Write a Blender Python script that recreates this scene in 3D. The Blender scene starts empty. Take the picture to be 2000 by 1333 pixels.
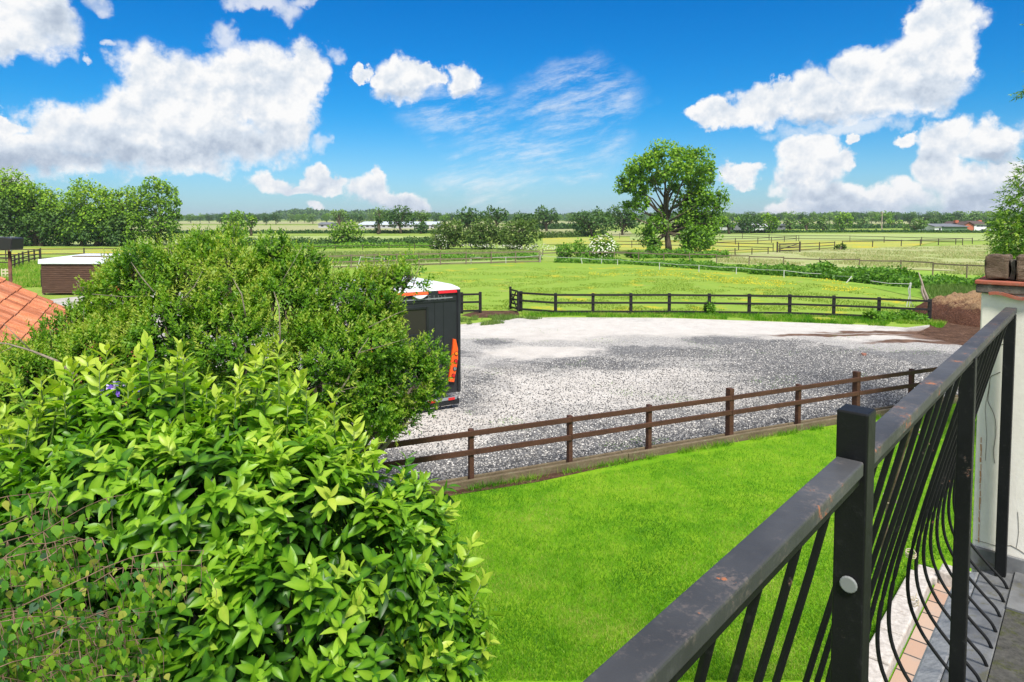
import bpy, math, random
import numpy as np
from mathutils import Vector, Matrix

# ------------------------------------------------------------------ camera
SC = bpy.context.scene
COL = SC.collection
F = 1280.0                     # focal length in pixels of a 2000 px wide picture
PITCH = math.radians(2.9)
PPY = 490.5                    # principal point row (the lens is shifted down)
CAMZ = 4.3
cam_d = bpy.data.cameras.new("camera")
cam = bpy.data.objects.new("camera", cam_d)
COL.objects.link(cam)
cam.location = (0, 0, CAMZ)
cam.rotation_euler = (math.radians(90) - PITCH, 0, 0)
cam_d.sensor_width = 36
cam_d.lens = 36 * F / 2000
cam_d.shift_y = -(666.5 - PPY) / 2000
cam_d.clip_start = 0.05
cam_d.clip_end = 9000
SC.camera = cam
SC.view_settings.view_transform = 'Standard'
SC.view_settings.look = 'None'
SC.view_settings.gamma = 1
SC.view_settings.exposure = 0.92
SC.cycles.max_bounces = 8
SC.cycles.diffuse_bounces = 3
SC.cycles.glossy_bounces = 2
SC.cycles.transmission_bounces = 4
SC.cycles.volume_bounces = 0
SC.cycles.use_denoising = True


def ray(px, py):
    u = (px - 1000) / F
    v = (PPY - py) / F
    c, s = math.cos(PITCH), math.sin(PITCH)
    return np.array([u, c + v * s, -s + v * c])


def G(px, py, z=0.0):
    r = ray(px, py)
    t = (z - CAMZ) / r[2]
    return Vector((r[0] * t, r[1] * t, z))


def A(px, py, Y):
    r = ray(px, py)
    t = Y / r[1]
    return Vector((r[0] * t, Y, CAMZ + r[2] * t))


# ------------------------------------------------------------------ node helper
class NT:
    def __init__(s, tree):
        s.t = tree

    def add(s, typ, props=None, **ins):
        n = s.t.nodes.new(typ)
        for k, v in (props or {}).items():
            setattr(n, k, v)
        for k, v in ins.items():
            key = int(k[1:]) if k[0] == 'i' and k[1:].isdigit() else k.replace('_', ' ')
            sock = n.inputs[key]
            if isinstance(v, bpy.types.NodeSocket):
                s.t.links.new(v, sock)
            elif v is not None:
                if sock.type == 'RGBA' and len(v) == 3:
                    v = (*v, 1)
                sock.default_value = v
        return n

    def m(s, op, a, b=None, c=None, clamp=False):
        n = s.add('ShaderNodeMath', {'operation': op, 'use_clamp': clamp}, i0=a, i1=b, i2=c)
        return n.outputs[0]

    def v(s, op, a, b=None, c=None):
        n = s.add('ShaderNodeVectorMath', {'operation': op}, i0=a, i1=b, i2=c)
        return n.outputs['Value'] if op in ('DOT_PRODUCT', 'LENGTH', 'DISTANCE') else n.outputs[0]

    def noise(s, scale, detail=4, rough=.5, vec=None, dist=0.0, col=False):
        n = s.add('ShaderNodeTexNoise', None, Vector=vec, Scale=scale, Detail=detail, Roughness=rough, Distortion=dist)
        return n.outputs['Color' if col else 0]

    def vor(s, scale, vec=None, feat='F1', rnd=1.0):
        return s.add('ShaderNodeTexVoronoi', {'feature': feat}, Vector=vec, Scale=scale, Randomness=rnd)

    def ramp(s, fac, stops, interp='LINEAR'):
        n = s.add('ShaderNodeValToRGB', None, Fac=fac)
        r = n.color_ramp
        r.interpolation = interp
        while len(r.elements) < len(stops):
            r.elements.new(.5)
        for e, (p, c) in zip(r.elements, stops):
            e.position = p
            e.color = (*c, 1) if len(c) == 3 else c
        return n.outputs[0]

    def mix(s, fac, a, b, mode='MIX'):
        n = s.add('ShaderNodeMix', {'data_type': 'RGBA', 'blend_type': mode})
        for sock, val in ((n.inputs['Factor'], fac), (n.inputs[6], a), (n.inputs[7], b)):
            if isinstance(val, bpy.types.NodeSocket):
                s.t.links.new(val, sock)
            else:
                sock.default_value = (*val, 1) if isinstance(val, tuple) and len(val) == 3 else val
        return n.outputs[2]

    def sstep(s, x, lo, hi, a=0.0, b=1.0):
        n = s.add('ShaderNodeMapRange', {'interpolation_type': 'SMOOTHSTEP'}, Value=x)
        n.inputs[1].default_value = lo
        n.inputs[2].default_value = hi
        n.inputs[3].default_value = a
        n.inputs[4].default_value = b
        return n.outputs[0]

    def pos(s):
        return s.add('ShaderNodeNewGeometry').outputs['Position']

    def obj(s):
        return s.add('ShaderNodeTexCoord').outputs['Object']

    def bump(s, h, strength=.3, dist=.01):
        return s.add('ShaderNodeBump', None, Height=h, Strength=strength, Distance=dist).outputs[0]

    def out(s, shader, vol=None):
        n = s.t.nodes.new('ShaderNodeOutputMaterial')
        if shader is not None:
            s.t.links.new(shader, n.inputs['Surface'])
        if vol is not None:
            s.t.links.new(vol, n.inputs['Volume'])


def newmat(name):
    m = bpy.data.materials.new(name)
    m.use_nodes = True
    m.node_tree.nodes.clear()
    return m, NT(m.node_tree)


def pbr(name, fn=None, col=(.5, .5, .5), rough=.6, metal=0.0, spec=.5):
    """principled material; fn(N) may return (colour, roughness, normal)"""
    m, N = newmat(name)
    c, r, nor = col, rough, None
    if fn:
        res = fn(N)
        if not isinstance(res, tuple):
            res = (res,)
        c = res[0]
        if len(res) > 1 and res[1] is not None:
            r = res[1]
        if len(res) > 2:
            nor = res[2]
    b = N.add('ShaderNodeBsdfPrincipled', None, Base_Color=c, Roughness=r, Metallic=metal, Normal=nor)
    b.inputs['Specular IOR Level'].default_value = spec
    N.out(b.outputs[0])
    return m


# ------------------------------------------------------------------ sun and sky
SUN_EL, SUN_AZ = math.radians(54), math.radians(166)      # azimuth clockwise from +Y: behind the camera, to the right
sd = bpy.data.lights.new("sun", 'SUN')
sd.energy = 3.2
sd.angle = math.radians(12)
sd.color = (1.0, .95, .87)
sun = bpy.data.objects.new("sun", sd)
COL.objects.link(sun)
sv = Vector((math.sin(SUN_AZ) * math.cos(SUN_EL), math.cos(SUN_AZ) * math.cos(SUN_EL), math.sin(SUN_EL)))
sun.rotation_euler = (-sv).to_track_quat('-Z', 'Y').to_euler()

W = bpy.data.worlds.new("World")
SC.world = W
W.use_nodes = True
W.node_tree.nodes.clear()
N = NT(W.node_tree)
skyn = N.add('ShaderNodeTexSky', {'sky_type': 'NISHITA', 'sun_disc': False, 'sun_elevation': SUN_EL,
                                  'sun_rotation': SUN_AZ, 'altitude': 0, 'air_density': 1.0, 'dust_density': .35, 'ozone_density': 3.0})
dirv = N.add('ShaderNodeTexCoord').outputs['Generated']
sep = N.add('ShaderNodeSeparateXYZ', None, Vector=dirv)
dx, dy, dz = sep.outputs
az = N.m('ARCTAN2', dx, dy)
hor = N.m('SQRT', N.m('ADD', N.m('MULTIPLY', dx, dx), N.m('MULTIPLY', dy, dy)))
el = N.m('ARCTAN2', dz, hor)
pv = N.add('ShaderNodeCombineXYZ', None, X=az, Y=el).outputs[0]


def azel(px, py):
    r = ray(px, py)
    return math.atan2(r[0], r[1]), math.atan2(r[2], math.hypot(r[0], r[1]))


w1 = N.v('SUBTRACT', N.noise(7, 3, .55, dirv, col=True), (.5, .5, .5))
w2 = N.v('SUBTRACT', N.noise(26, 5, .62, dirv, col=True), (.5, .5, .5))
warp = N.v('ADD', N.v('MULTIPLY', w1, (.11, .09, 0)), N.v('MULTIPLY', w2, (.055, .05, 0)))
pw = N.v('ADD', pv, warp)


def blobs(lst, p, k=.35, grow=1.0):
    q = None
    for (px, py, rx, ry) in lst:
        a, e = azel(px, py)
        ra = abs(azel(px + rx, py)[0] - azel(px - rx, py)[0]) / 2
        re = abs(azel(px, py - ry)[1] - azel(px, py + ry)[1]) / 2
        ra, re = ra * grow, re * grow
        t = N.v('MULTIPLY_ADD', p, (1 / ra, 1 / re, 0), (-a / ra, -e / re, 0))
        d = N.v('DOT_PRODUCT', t, t)
        q = d if q is None else N.m('SMOOTH_MIN', q, d, k)
    return q


CUM = [(40, 20, 110, 85), (110, 45, 50, 60), (-40, 80, 90, 50),
       (310, 170, 85, 75), (400, 180, 100, 78), (350, 150, 60, 50), (450, 150, 70, 60), (500, 170, 90, 75), (585, 150, 45, 55), (250, 230, 80, 60),
       (540, 230, 75, 70), (130, 250, 85, 50), (200, 275, 100, 45), (60, 285, 120, 40), (380, 265, 150, 60),
       (15, 230, 32, 16), (-30, 290, 110, 70), (300, 310, 180, 38), (120, 310, 160, 40), (470, 285, 90, 40),
       
       (780, 152, 55, 34), (830, 148, 26, 14), (738, 150, 26, 14), (895, 168, 34, 26), (697, 138, 18, 10),
       (545, 355, 45, 20), (622, 350, 22, 32), (640, 368, 35, 16), (600, 370, 60, 14),
       (720, 375, 42, 32), (745, 352, 16, 26), (780, 398, 60, 22), (620, 412, 20, 12), (830, 412, 30, 14),
       (1855, 45, 62, 50), (1800, 55, 32, 28), (1880, 20, 30, 30), (1815, 120, 75, 55), (1700, 130, 62, 45),
       (1760, 180, 110, 60), (1600, 175, 55, 55), (1640, 205, 120, 42), (1500, 205, 60, 40), (1420, 225, 55, 25),
       (1540, 160, 28, 22), (1370, 235, 26, 18), (1860, 130, 38, 36),
       (1450, 336, 42, 16), (1580, 300, 46, 36), (1585, 345, 55, 40), (1660, 280, 16, 12), (1640, 320, 25, 22),
       (1860, 280, 60, 36), (1960, 285, 62, 42), (1840, 330, 45, 60), (1900, 380, 70, 50), (1760, 285, 30, 12),
       (1760, 390, 55, 34), (1660, 400, 120, 30), (1560, 395, 55, 22), (1985, 350, 40, 40), (1980, 400, 60, 50),
       (1530, 408, 60, 14), (2140, 250, 110, 70), (2250, 380, 130, 60), (-220, 180, 120, 90)]
GREY = [(230, 315, 190, 38), (60, 320, 140, 30), (420, 300, 120, 34), (520, 280, 70, 40), (120, 60, 60, 40), (700, 410, 60, 14),
        (1900, 400, 110, 40), (1700, 415, 130, 22), (1960, 310, 60, 14), (1640, 232, 90, 12), (1590, 372, 50, 16),
        (1820, 190, 50, 30), (785, 178, 50, 9), (895, 186, 30, 7)]
q = blobs(CUM, pw, .35, 1.08)
# clouds added out of view over the rest of the sky, to whiten its light
back = N.m('MAXIMUM', N.sstep(N.m('ABSOLUTE', az), .85, 1.2), N.sstep(el, .62, .85))
bn = N.noise(2.2, 6, .6, N.v('MULTIPLY', dirv, (1, 1, 2.2)))
backd = N.m('MULTIPLY', N.sstep(bn, .42, .52), N.m('MULTIPLY', back, N.sstep(dz, .02, .15)))
fb = N.noise(15, 8, .62, dirv)
fb2 = N.noise(48, 6, .65, dirv)
qq = N.m('ADD', q, N.m('ADD', N.m('MULTIPLY', N.m('SUBTRACT', .5, fb), 1.5), N.m('MULTIPLY', N.m('SUBTRACT', .5, fb2), 1.05)))
# relief: the same noise looked up a little towards the sun side
off = N.v('ADD', dirv, (-.006, -.004, .016))
fbo = N.noise(15, 8, .62, off)
rel = N.m('MULTIPLY', N.m('SUBTRACT', fb, fbo), 3.6)
g = blobs(GREY, N.v('ADD', pv, N.v('MULTIPLY', warp, (.8, .8, 0))), .5)
gm = N.sstep(N.m('ADD', g, N.m('MULTIPLY', N.m('SUBTRACT', .5, fb), 1.2)), .2, 1.7, 1.0, 0.0)
fb2o = N.noise(48, 6, .65, N.v('ADD', dirv, (-.002, -.001, .0055)))
rel = N.m('ADD', rel, N.m('MULTIPLY', N.m('SUBTRACT', fb2, fb2o), .6))
soft = N.m('POWER', N.sstep(qq, .25, 1.75, 1.0, 0.0), 1.3)
hard = N.m('POWER', N.sstep(qq, .50, 1.42, 1.0, 0.0), 1.15)
wq = N.m('ADD', blobs([(440, 62, 30, 28), (470, 95, 60, 18), (555, 22, 34, 26), (510, 4, 60, 14), (590, 4, 40, 14), (210, 6, 36, 16), (232, 92, 14, 9), (640, 105, 22, 16), (632, 262, 18, 22), (160, 125, 12, 8), (1640, 255, 130, 18)], pw), N.m('ADD', N.m('MULTIPLY', N.m('SUBTRACT', .5, fb), 2.2), N.m('MULTIPLY', N.m('SUBTRACT', .5, fb2), 2.0)))
wisp = N.sstep(wq, -.2, 1.7, .70, 0.0)
hard = N.m('MAXIMUM', hard, wisp)
dens = N.m('MAXIMUM', N.m('ADD', N.m('MULTIPLY', hard, N.m('SUBTRACT', 1.0, gm)), N.m('MULTIPLY', soft, gm)), backd)
edge = N.sstep(qq, -.2, 1.0)
lum = N.m('ADD', N.m('SUBTRACT', N.m('ADD', .84, N.m('MULTIPLY', edge, .16)), N.m('MULTIPLY', gm, .27)), N.m('MULTIPLY', rel, .5), clamp=True)
ccol = N.ramp(lum, [(0.0, (.30, .38, .50)), (.45, (.50, .58, .70)), (.72, (.72, .79, .88)), (1.0, (1.0, 1.0, 1.0))])
# thin high streaks
ci = blobs([(1130, 200, 130, 75), (900, 215, 110, 60), (1060, 290, 170, 60), (960, 350, 110, 50), (1120, 330, 70, 30)], pw, .5)
rotd = N.add('ShaderNodeVectorRotate', {'rotation_type': 'Y_AXIS'}, Vector=dirv, Angle=.22).outputs[0]
cn = N.noise(11, 10, .72, N.v('MULTIPLY', N.v('ADD', rotd, N.v('MULTIPLY', w1, (.05, .05, .02))), (1.0, 1.0, 4.2)), .12)
cim = N.m('MULTIPLY', N.m('MULTIPLY', N.sstep(ci, .1, 1.5, 1.0, 0.0), N.sstep(cn, .38, .80)), .75)
CL = 7.9
skyc = N.add('ShaderNodeHueSaturation', None, Hue=.497, Saturation=1.45, Value=1.05, Color=skyn.outputs[0]).outputs[0]
skyc = N.mix(1.0, skyc, N.ramp(N.sstep(el, .0, .40), [(0, (.50, .74, .98)), (.35, (.18, .76, 1.02)), (1, (.0, .78, 1.08))]), 'MULTIPLY')
skyc = N.mix(N.sstep(el, .0, .14, .30, .0), skyc, (3.0, 5.0, 7.4))
cl = N.mix(1.0, ccol, (CL, CL, CL), 'MULTIPLY')
c1 = N.mix(cim, skyc, cl)
c2 = N.mix(dens, c1, cl)
bg = N.add('ShaderNodeBackground', None, Color=c2, Strength=.066)
wo = N.add('ShaderNodeOutputWorld', None, Surface=bg.outputs[0])

# ------------------------------------------------------------------ object helpers


def tag(o, label=None, cat=None, group=None, kind=None):
    for k, v in (('label', label), ('category', cat), ('group', group), ('kind', kind)):
        if v:
            o[k] = v
    return o


def thing(name, label, cat, loc=(0, 0, 0), rz=0.0, group=None):
    o = bpy.data.objects.new(name, None)
    o.empty_display_size = .2
    COL.objects.link(o)
    o.location = loc
    o.rotation_euler = (0, 0, rz)
    return tag(o, label, cat, group)


def meshobj(name, me, parent=None, mat=None):
    o = bpy.data.objects.new(name, me)
    COL.objects.link(o)
    if mat is not None:
        me.materials.clear()
        for x in (mat if isinstance(mat, (list, tuple)) else [mat]):
            me.materials.append(x)
    if parent is not None:
        o.parent = parent
    return o


class MB:
    """collects shapes and links them as ONE mesh object"""

    def __init__(s):
        s.v, s.f, s.mi, s.cur = [], [], [], 0

    def mat(s, i):
        s.cur = i
        return s

    def poly(s, vs, fs):
        b = len(s.v)
        s.v += [tuple(x) for x in vs]
        s.f += [tuple(b + i for i in f) for f in fs]
        s.mi += [s.cur] * len(fs)
        return s

    def hexa(s, c):
        return s.poly(c, [(0, 3, 2, 1), (4, 5, 6, 7), (0, 1, 5, 4), (1, 2, 6, 5), (2, 3, 7, 6), (3, 0, 4, 7)])

    def box(s, x0, x1, y0, y1, z0, z1):
        return s.hexa([(x0, y0, z0), (x1, y0, z0), (x1, y1, z0), (x0, y1, z0), (x0, y0, z1), (x1, y0, z1), (x1, y1, z1), (x0, y1, z1)])

    def bar(s, p0, p1, w, h, up=(0, 0, 1)):
        """rectangular bar from p0 to p1, w across, h along up"""
        p0, p1, up = Vector(p0), Vector(p1), Vector(up)
        d = (p1 - p0).normalized()
        side = d.cross(up).normalized() * (w / 2)
        u = side.cross(d).normalized() * (h / 2)
        c = []
        for p in (p0, p1):
            c += [p - side - u, p + side - u, p + side + u, p - side + u]
        return s.poly(c, [(0, 1, 2, 3), (7, 6, 5, 4), (0, 4, 5, 1), (1, 5, 6, 2), (2, 6, 7, 3), (3, 7, 4, 0)])

    def tube(s, pts, rad, n=6, caps=True):
        pts = [Vector(p) for p in pts]
        if not isinstance(rad, (list, tuple)):
            rad = [rad] * len(pts)
        vs = []
        ref = Vector((.13, .21, .97))
        for i, p in enumerate(pts):
            t = (pts[min(i + 1, len(pts) - 1)] - pts[max(i - 1, 0)])
            t = t.normalized() if t.length > 1e-9 else Vector((0, 0, 1))
            if abs(t.dot(ref)) > .95:
                ref = Vector((.9, .1, .1))
            a = t.cross(ref).normalized()
            b = t.cross(a)
            for k in range(n):
                an = 2 * math.pi * k / n
                vs.append(p + (a * math.cos(an) + b * math.sin(an)) * rad[i])
        fs = []
        for i in range(len(pts) - 1):
            for k in range(n):
                k2 = (k + 1) % n
                fs.append((i * n + k, i * n + k2, (i + 1) * n + k2, (i + 1) * n + k))
        if caps:
            fs.append(tuple(range(n))[::-1])
            fs.append(tuple((len(pts) - 1) * n + k for k in range(n)))
        return s.poly(vs, fs)

    def prism(s, prof, o, ux, uy, w):
        """profile (list of 2d) in plane (ux,uy) at o extruded by vector w"""
        o, ux, uy, w = Vector(o), Vector(ux), Vector(uy), Vector(w)
        n = len(prof)
        vs = [o + ux * a + uy * b for a, b in prof] + [o + ux * a + uy * b + w for a, b in prof]
        fs = [tuple(range(n))[::-1], tuple(range(n, 2 * n))] + [(i, (i + 1) % n, n + (i + 1) % n, n + i) for i in range(n)]
        return s.poly(vs, fs)

    def build(s, name, mat, parent=None, bevel=0, smooth=False, off=None):
        me = bpy.data.meshes.new(name)
        v = s.v
        if off is not None:
            v = [(a[0] - off[0], a[1] - off[1], a[2] - off[2]) for a in v]
        me.from_pydata(v, [], s.f)
        o = meshobj(name, me, parent, mat)
        if any(s.mi):
            me.polygons.foreach_set('material_index', s.mi)
        if smooth:
            me.polygons.foreach_set('use_smooth', [True] * len(me.polygons))
        me.update()
        if bevel:
            b = o.modifiers.new('bevel', 'BEVEL')
            b.width = bevel
            b.segments = 2
            b.limit_method = 'ANGLE'
        return o


def copy_tree(o, parent=None):
    c = o.copy()
    COL.objects.link(c)
    c.parent = parent
    for ch in list(o.children):
        copy_tree(ch, c)
    return c


def sheet(name, pts, z, mat, kind='structure', cut=0):
    """flat polygon on the ground"""
    me = bpy.data.meshes.new(name)
    me.from_pydata([(p[0], p[1], z) for p in pts], [], [tuple(range(len(pts)))])
    me.update()
    if me.polygons[0].normal.z < 0:
        me.flip_normals()
    o = meshobj(name, me, None, mat)
    o['kind'] = kind
    return o


# ------------------------------------------------------------------ foliage helpers
def unit(a):
    return a / np.maximum(np.linalg.norm(a, axis=1, keepdims=True), 1e-9)


T_RH = (np.array([[0, 0, 0], [.24, .42, .05], [0, 1, -.06], [-.24, .42, .05]], float), [(0, 1, 2), (0, 2, 3)])
T_RHW = (np.array([[0, 0, 0], [.36, .45, .07], [0, 1, -.08], [-.36, .45, .07]], float), [(0, 1, 2), (0, 2, 3)])
T_BLADE = (np.array([[-.05, 0, 0], [.05, 0, 0], [0, 1, .18]], float), [(0, 1, 2)])
_v = [0, .1, .3, .55, .8, 1.0]
_w = [.012, .11, .195, .20, .115, .0]
_pts, _fc = [], []
for i, (a, b) in enumerate(zip(_v, _w)):
    dr = -.30 * a * a
    _pts += [(-b, a, dr + .33 * b), (0, a, dr), (b, a, dr + .33 * b)]
for i in range(5):
    for k in range(2):
        _fc.append((i * 3 + k, i * 3 + k + 1, i * 3 + k + 4, i * 3 + k + 3))
T_LAUREL = (np.array(_pts, float), _fc)
_pts, _fc = [], []
for a, b in zip([0, .14, .36, .62, 1.0], [.02, .34, .37, .2, .0]):
    _pts += [(-b, a, .12 * b - .12 * a * a), (0, a, -.12 * a * a), (b, a, .12 * b - .12 * a * a)]
for i in range(4):
    for k in range(2):
        _fc.append((i * 3 + k, i * 3 + k + 1, i * 3 + k + 4, i * 3 + k + 3))
T_BIRCH = (np.array(_pts, float), _fc)


def leafmesh(name, mat, parent, P, D, Nn, L, tpl, T, smooth=False, width=None, mid=0.0):
    tv, tf = tpl
    n = len(P)
    D = unit(D)
    S = unit(np.cross(D, Nn))
    Nn = np.cross(S, D)
    if width is None:
        width = np.ones(n)
    L = L[:, None, None]
    co = P[:, None, :] + L * (tv[None, :, 0, None] * S[:, None, :] * width[:, None, None] + tv[None, :, 1, None] * D[:, None, :] + tv[None, :, 2, None] * Nn[:, None, :])
    nv, k = len(tv), len(tf[0])
    fa = np.array(tf, np.int32)
    idx = (np.arange(n, dtype=np.int32)[:, None, None] * nv + fa[None]).reshape(-1)
    nf = n * len(tf)
    me = bpy.data.meshes.new(name)
    me.vertices.add(n * nv)
    me.vertices.foreach_set('co', co.astype(np.float32).reshape(-1))
    me.loops.add(nf * k)
    me.loops.foreach_set('vertex_index', idx)
    me.polygons.add(nf)
    me.polygons.foreach_set('loop_start', np.arange(0, nf * k, k, dtype=np.int32))
    if smooth:
        me.polygons.foreach_set('use_smooth', np.ones(nf, dtype=bool))
    me.update(calc_edges=True)
    at = me.attributes.new('t', 'FLOAT', 'POINT')
    tt = np.repeat(T, nv)
    if mid:
        tt = tt + np.tile(np.where(abs(tv[:, 0]) < 1e-6, mid, -mid * .35), n)
    at.data.foreach_set('value', tt.astype(np.float32))
    return meshobj(name, me, parent, mat)


def leafmat(name, stops, rough=.5, trans=.35, spec=.35, nscale=0, namp=.0, bumpy=False, vein=False):
    m, N = newmat(name)
    at = N.add('ShaderNodeAttribute', {'attribute_name': 't'}).outputs['Fac']
    if namp:
        at = N.m('ADD', at, N.m('MULTIPLY', N.m('SUBTRACT', N.noise(nscale, 3, .6, N.obj()), .5), namp), clamp=True)
    c = N.ramp(at, stops)
    b = N.add('ShaderNodeBsdfPrincipled', None, Base_Color=c, Roughness=rough)
    b.inputs['Specular IOR Level'].default_value = spec
    tc = N.mix(1.0, c, (1.15, 1.25, .35), 'MULTIPLY')
    t = N.add('ShaderNodeBsdfTranslucent', None, Color=tc)
    mx = N.add('ShaderNodeMixShader', None, Fac=trans)
    N.t.links.new(b.outputs[0], mx.inputs[1])
    N.t.links.new(t.outputs[0], mx.inputs[2])
    N.out(mx.outputs[0])
    return m


def sphere(rng, n):
    a = rng.normal(size=(n, 3))
    return unit(a)


def on_clumps(rng, clumps, n, lo=.8, hi=1.0, reject=.8, zmin=None):
    """points spread over the surfaces of a union of ellipsoids; clumps = [(centre, (rx,ry,rz)), ...]"""
    C = np.array([list(c) for c, r in clumps], float)
    R = np.array([list(r) if hasattr(r, '__len__') else [r] * 3 for c, r in clumps], float)
    wt = (R[:, 0] * R[:, 2] + R[:, 0] * R[:, 1] + R[:, 1] * R[:, 2])
    wt /= wt.sum()
    P, Nn, D = [], [], []
    got = 0
    for _ in range(12):
        k = rng.choice(len(C), size=n, p=wt)
        u = sphere(rng, n)
        f = rng.uniform(lo, hi, size=(n, 1))
        p = C[k] + u * R[k] * f
        nn = unit(u / R[k])
        ok = np.ones(n, bool)
        if reject:
            for j in range(len(C)):
                q = (((p - C[j]) / R[j]) ** 2).sum(1)
                ok &= ~((q < reject ** 2) & (k != j))
        if zmin is not None:
            ok &= p[:, 2] > zmin
        P.append(p[ok]); Nn.append(nn[ok]); D.append(f[ok, 0])
        got += ok.sum()
        if got >= n:
            break
    return np.concatenate(P)[:n], np.concatenate(Nn)[:n], np.concatenate(D)[:n]


def shoots(rng, P, D, nl, slen, llen, spread=1.0, droop=.25, base_t=None, nb=None, nr=.45):
    """leaves set spirally along shoots; returns arrays for leafmesh"""
    n = len(P)
    D = unit(D)
    ref = unit(np.cross(D, sphere(rng, n)))
    r2 = np.cross(D, ref)
    ph0 = rng.uniform(0, 6.28, n)
    if np.isscalar(slen):
        slen = np.full(n, slen)
    if base_t is None:
        base_t = rng.uniform(.2, .6, n)
    out = []
    for k in range(nl):
        s = (k + .5) / nl
        ph = ph0 + k * 2.4 + rng.normal(0, .25, n)
        rad = ref * np.cos(ph)[:, None] + r2 * np.sin(ph)[:, None]
        a = spread * (1.25 - .85 * s)
        d = D * math.cos(a) + rad * math.sin(a)
        d = d + rng.normal(0, .16, (n, 3))
        d[:, 2] -= droop * (1 - s * .6)
        d = unit(d)
        nn = unit(D * .8 + rng.normal(0, nr, (n, 3)) + np.array([0, 0, .35]) + (nb if nb is not None else 0))
        p = P + D * (slen * s)[:, None]
        L = llen * rng.uniform(.75, 1.15, n) * (1.0 - .45 * max(0, s - .6) / .4)
        t = np.clip(base_t + (s - .45) * .42 + rng.normal(0, .06, n), 0, 1)
        out.append((p, d, nn, L, t))
    return [np.concatenate([o[i] for o in out]) for i in range(5)]

# ------------------------------------------------------------------ ground materials
def m_grass(name, cols, scale=1.0, stretch=(1, 1, 1), yellow=0, rough=.9, ysc=.35, bare=0):
    """grass seen from a distance: broad patches, clumps and fine grain; yellow = share of buttercup patches"""
    def fn(N):
        p = N.v('MULTIPLY', N.pos(), stretch)
        a = N.noise(.09 * scale, 4, .6, p)
        b = N.noise(.9 * scale, 5, .65, p)
        c = N.noise(9 * scale, 3, .7, p)
        f = N.m('ADD', N.m('ADD', N.m('MULTIPLY', a, .4), N.m('MULTIPLY', b, .35)), N.m('MULTIPLY', c, .4))
        col = N.ramp(f, [(.36, cols[0]), (.52, cols[1]), (.60, cols[2]), (.76, cols[3])])
        if bare:
            bb = N.noise(.5 * scale, 6, .7, N.v('ADD', p, (31, 7, 0)))
            col = N.mix(N.sstep(bb, .62 - bare * .2, .72 - bare * .1, 0, .7), col, (.30, .23, .13))
        if yellow:
            y = N.noise(ysc, 5, .65, N.v('ADD', p, (13, 5, 0)))
            y2 = N.noise(5.0, 3, .7, p)
            m = N.m('MULTIPLY', N.sstep(y, .60 - yellow * .25, .68 - yellow * .15), N.sstep(y2, .38, .62))
            col = N.mix(m, col, (.50, .40, .02))
        return col, rough, N.bump(N.m('ADD', c, b), .6, .05)
    return pbr(name, fn, spec=.1)


M_meadow = m_grass('meadow', [(0.095, 0.156, 0.023), (0.176, 0.264, 0.039), (0.243, 0.336, 0.058), (0.378, 0.372, 0.130)])
M_paddock = m_grass('paddock', [(.14, .245, .03), (.19, .305, .038), (.215, .32, .045), (.27, .345, .075)], yellow=.16, bare=.10)
M_pale = m_grass('pale_field', [(0.196, 0.275, 0.072), (0.265, 0.352, 0.108), (0.310, 0.374, 0.132), (0.368, 0.385, 0.180)], stretch=(.3, 1, 1))
M_buff = m_grass('buff_field', [(.20, .24, .08), (.28, .31, .13), (.33, .33, .16), (.38, .36, .20)], stretch=(.3, 1, 1))
M_butter = m_grass('buttercup_field', [(.19, .28, .05), (.27, .34, .07), (.34, .36, .09), (.40, .37, .11)], yellow=.5, ysc=.15)
M_rough = m_grass('rough_meadow', [(.19, .27, .07), (.28, .34, .11), (.34, .36, .16), (.42, .40, .24)], yellow=.0, bare=.35)
M_lush = m_grass('lush_verge', [(0.075, 0.169, 0.022), (0.150, 0.273, 0.030), (0.210, 0.351, 0.045), (0.330, 0.429, 0.090)])


def lawn_fn(N):
    p = N.pos()
    a = N.noise(.55, 4, .6, p)
    b = N.noise(3.2, 4, .6, p)
    c = N.noise(60, 3, .7, p)
    f = N.m('ADD', N.m('ADD', N.m('MULTIPLY', a, .4), N.m('MULTIPLY', b, .35)), N.m('MULTIPLY', c, .3))
    col = N.ramp(f, [(.38, (.05, .17, .005)), (.5, (.12, .28, .008)), (.6, (.19, .34, .015)), (.72, (.28, .36, .05))])
    return col, .9, N.bump(c, .6, .02)


M_lawn = pbr('lawn', lawn_fn, spec=.1)


def gnd_blob(px, py, rx, ry):
    c = G(px, py)
    ex = rx * c.y / F
    ey = (G(px, py - ry).y - G(px, py + ry).y) / 2
    return c.x, c.y, ex, ey


def patch_field(N, p, lst, k=.5):
    q = None
    for b in lst:
        x, y, ex, ey = gnd_blob(*b)
        t = N.v('MULTIPLY_ADD', p, (1 / ex, 1 / ey, 0), (-x / ex, -y / ey, 0))
        d = N.v('DOT_PRODUCT', t, t)
        q = d if q is None else N.m('SMOOTH_MIN', q, d, k)
    return q


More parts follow.
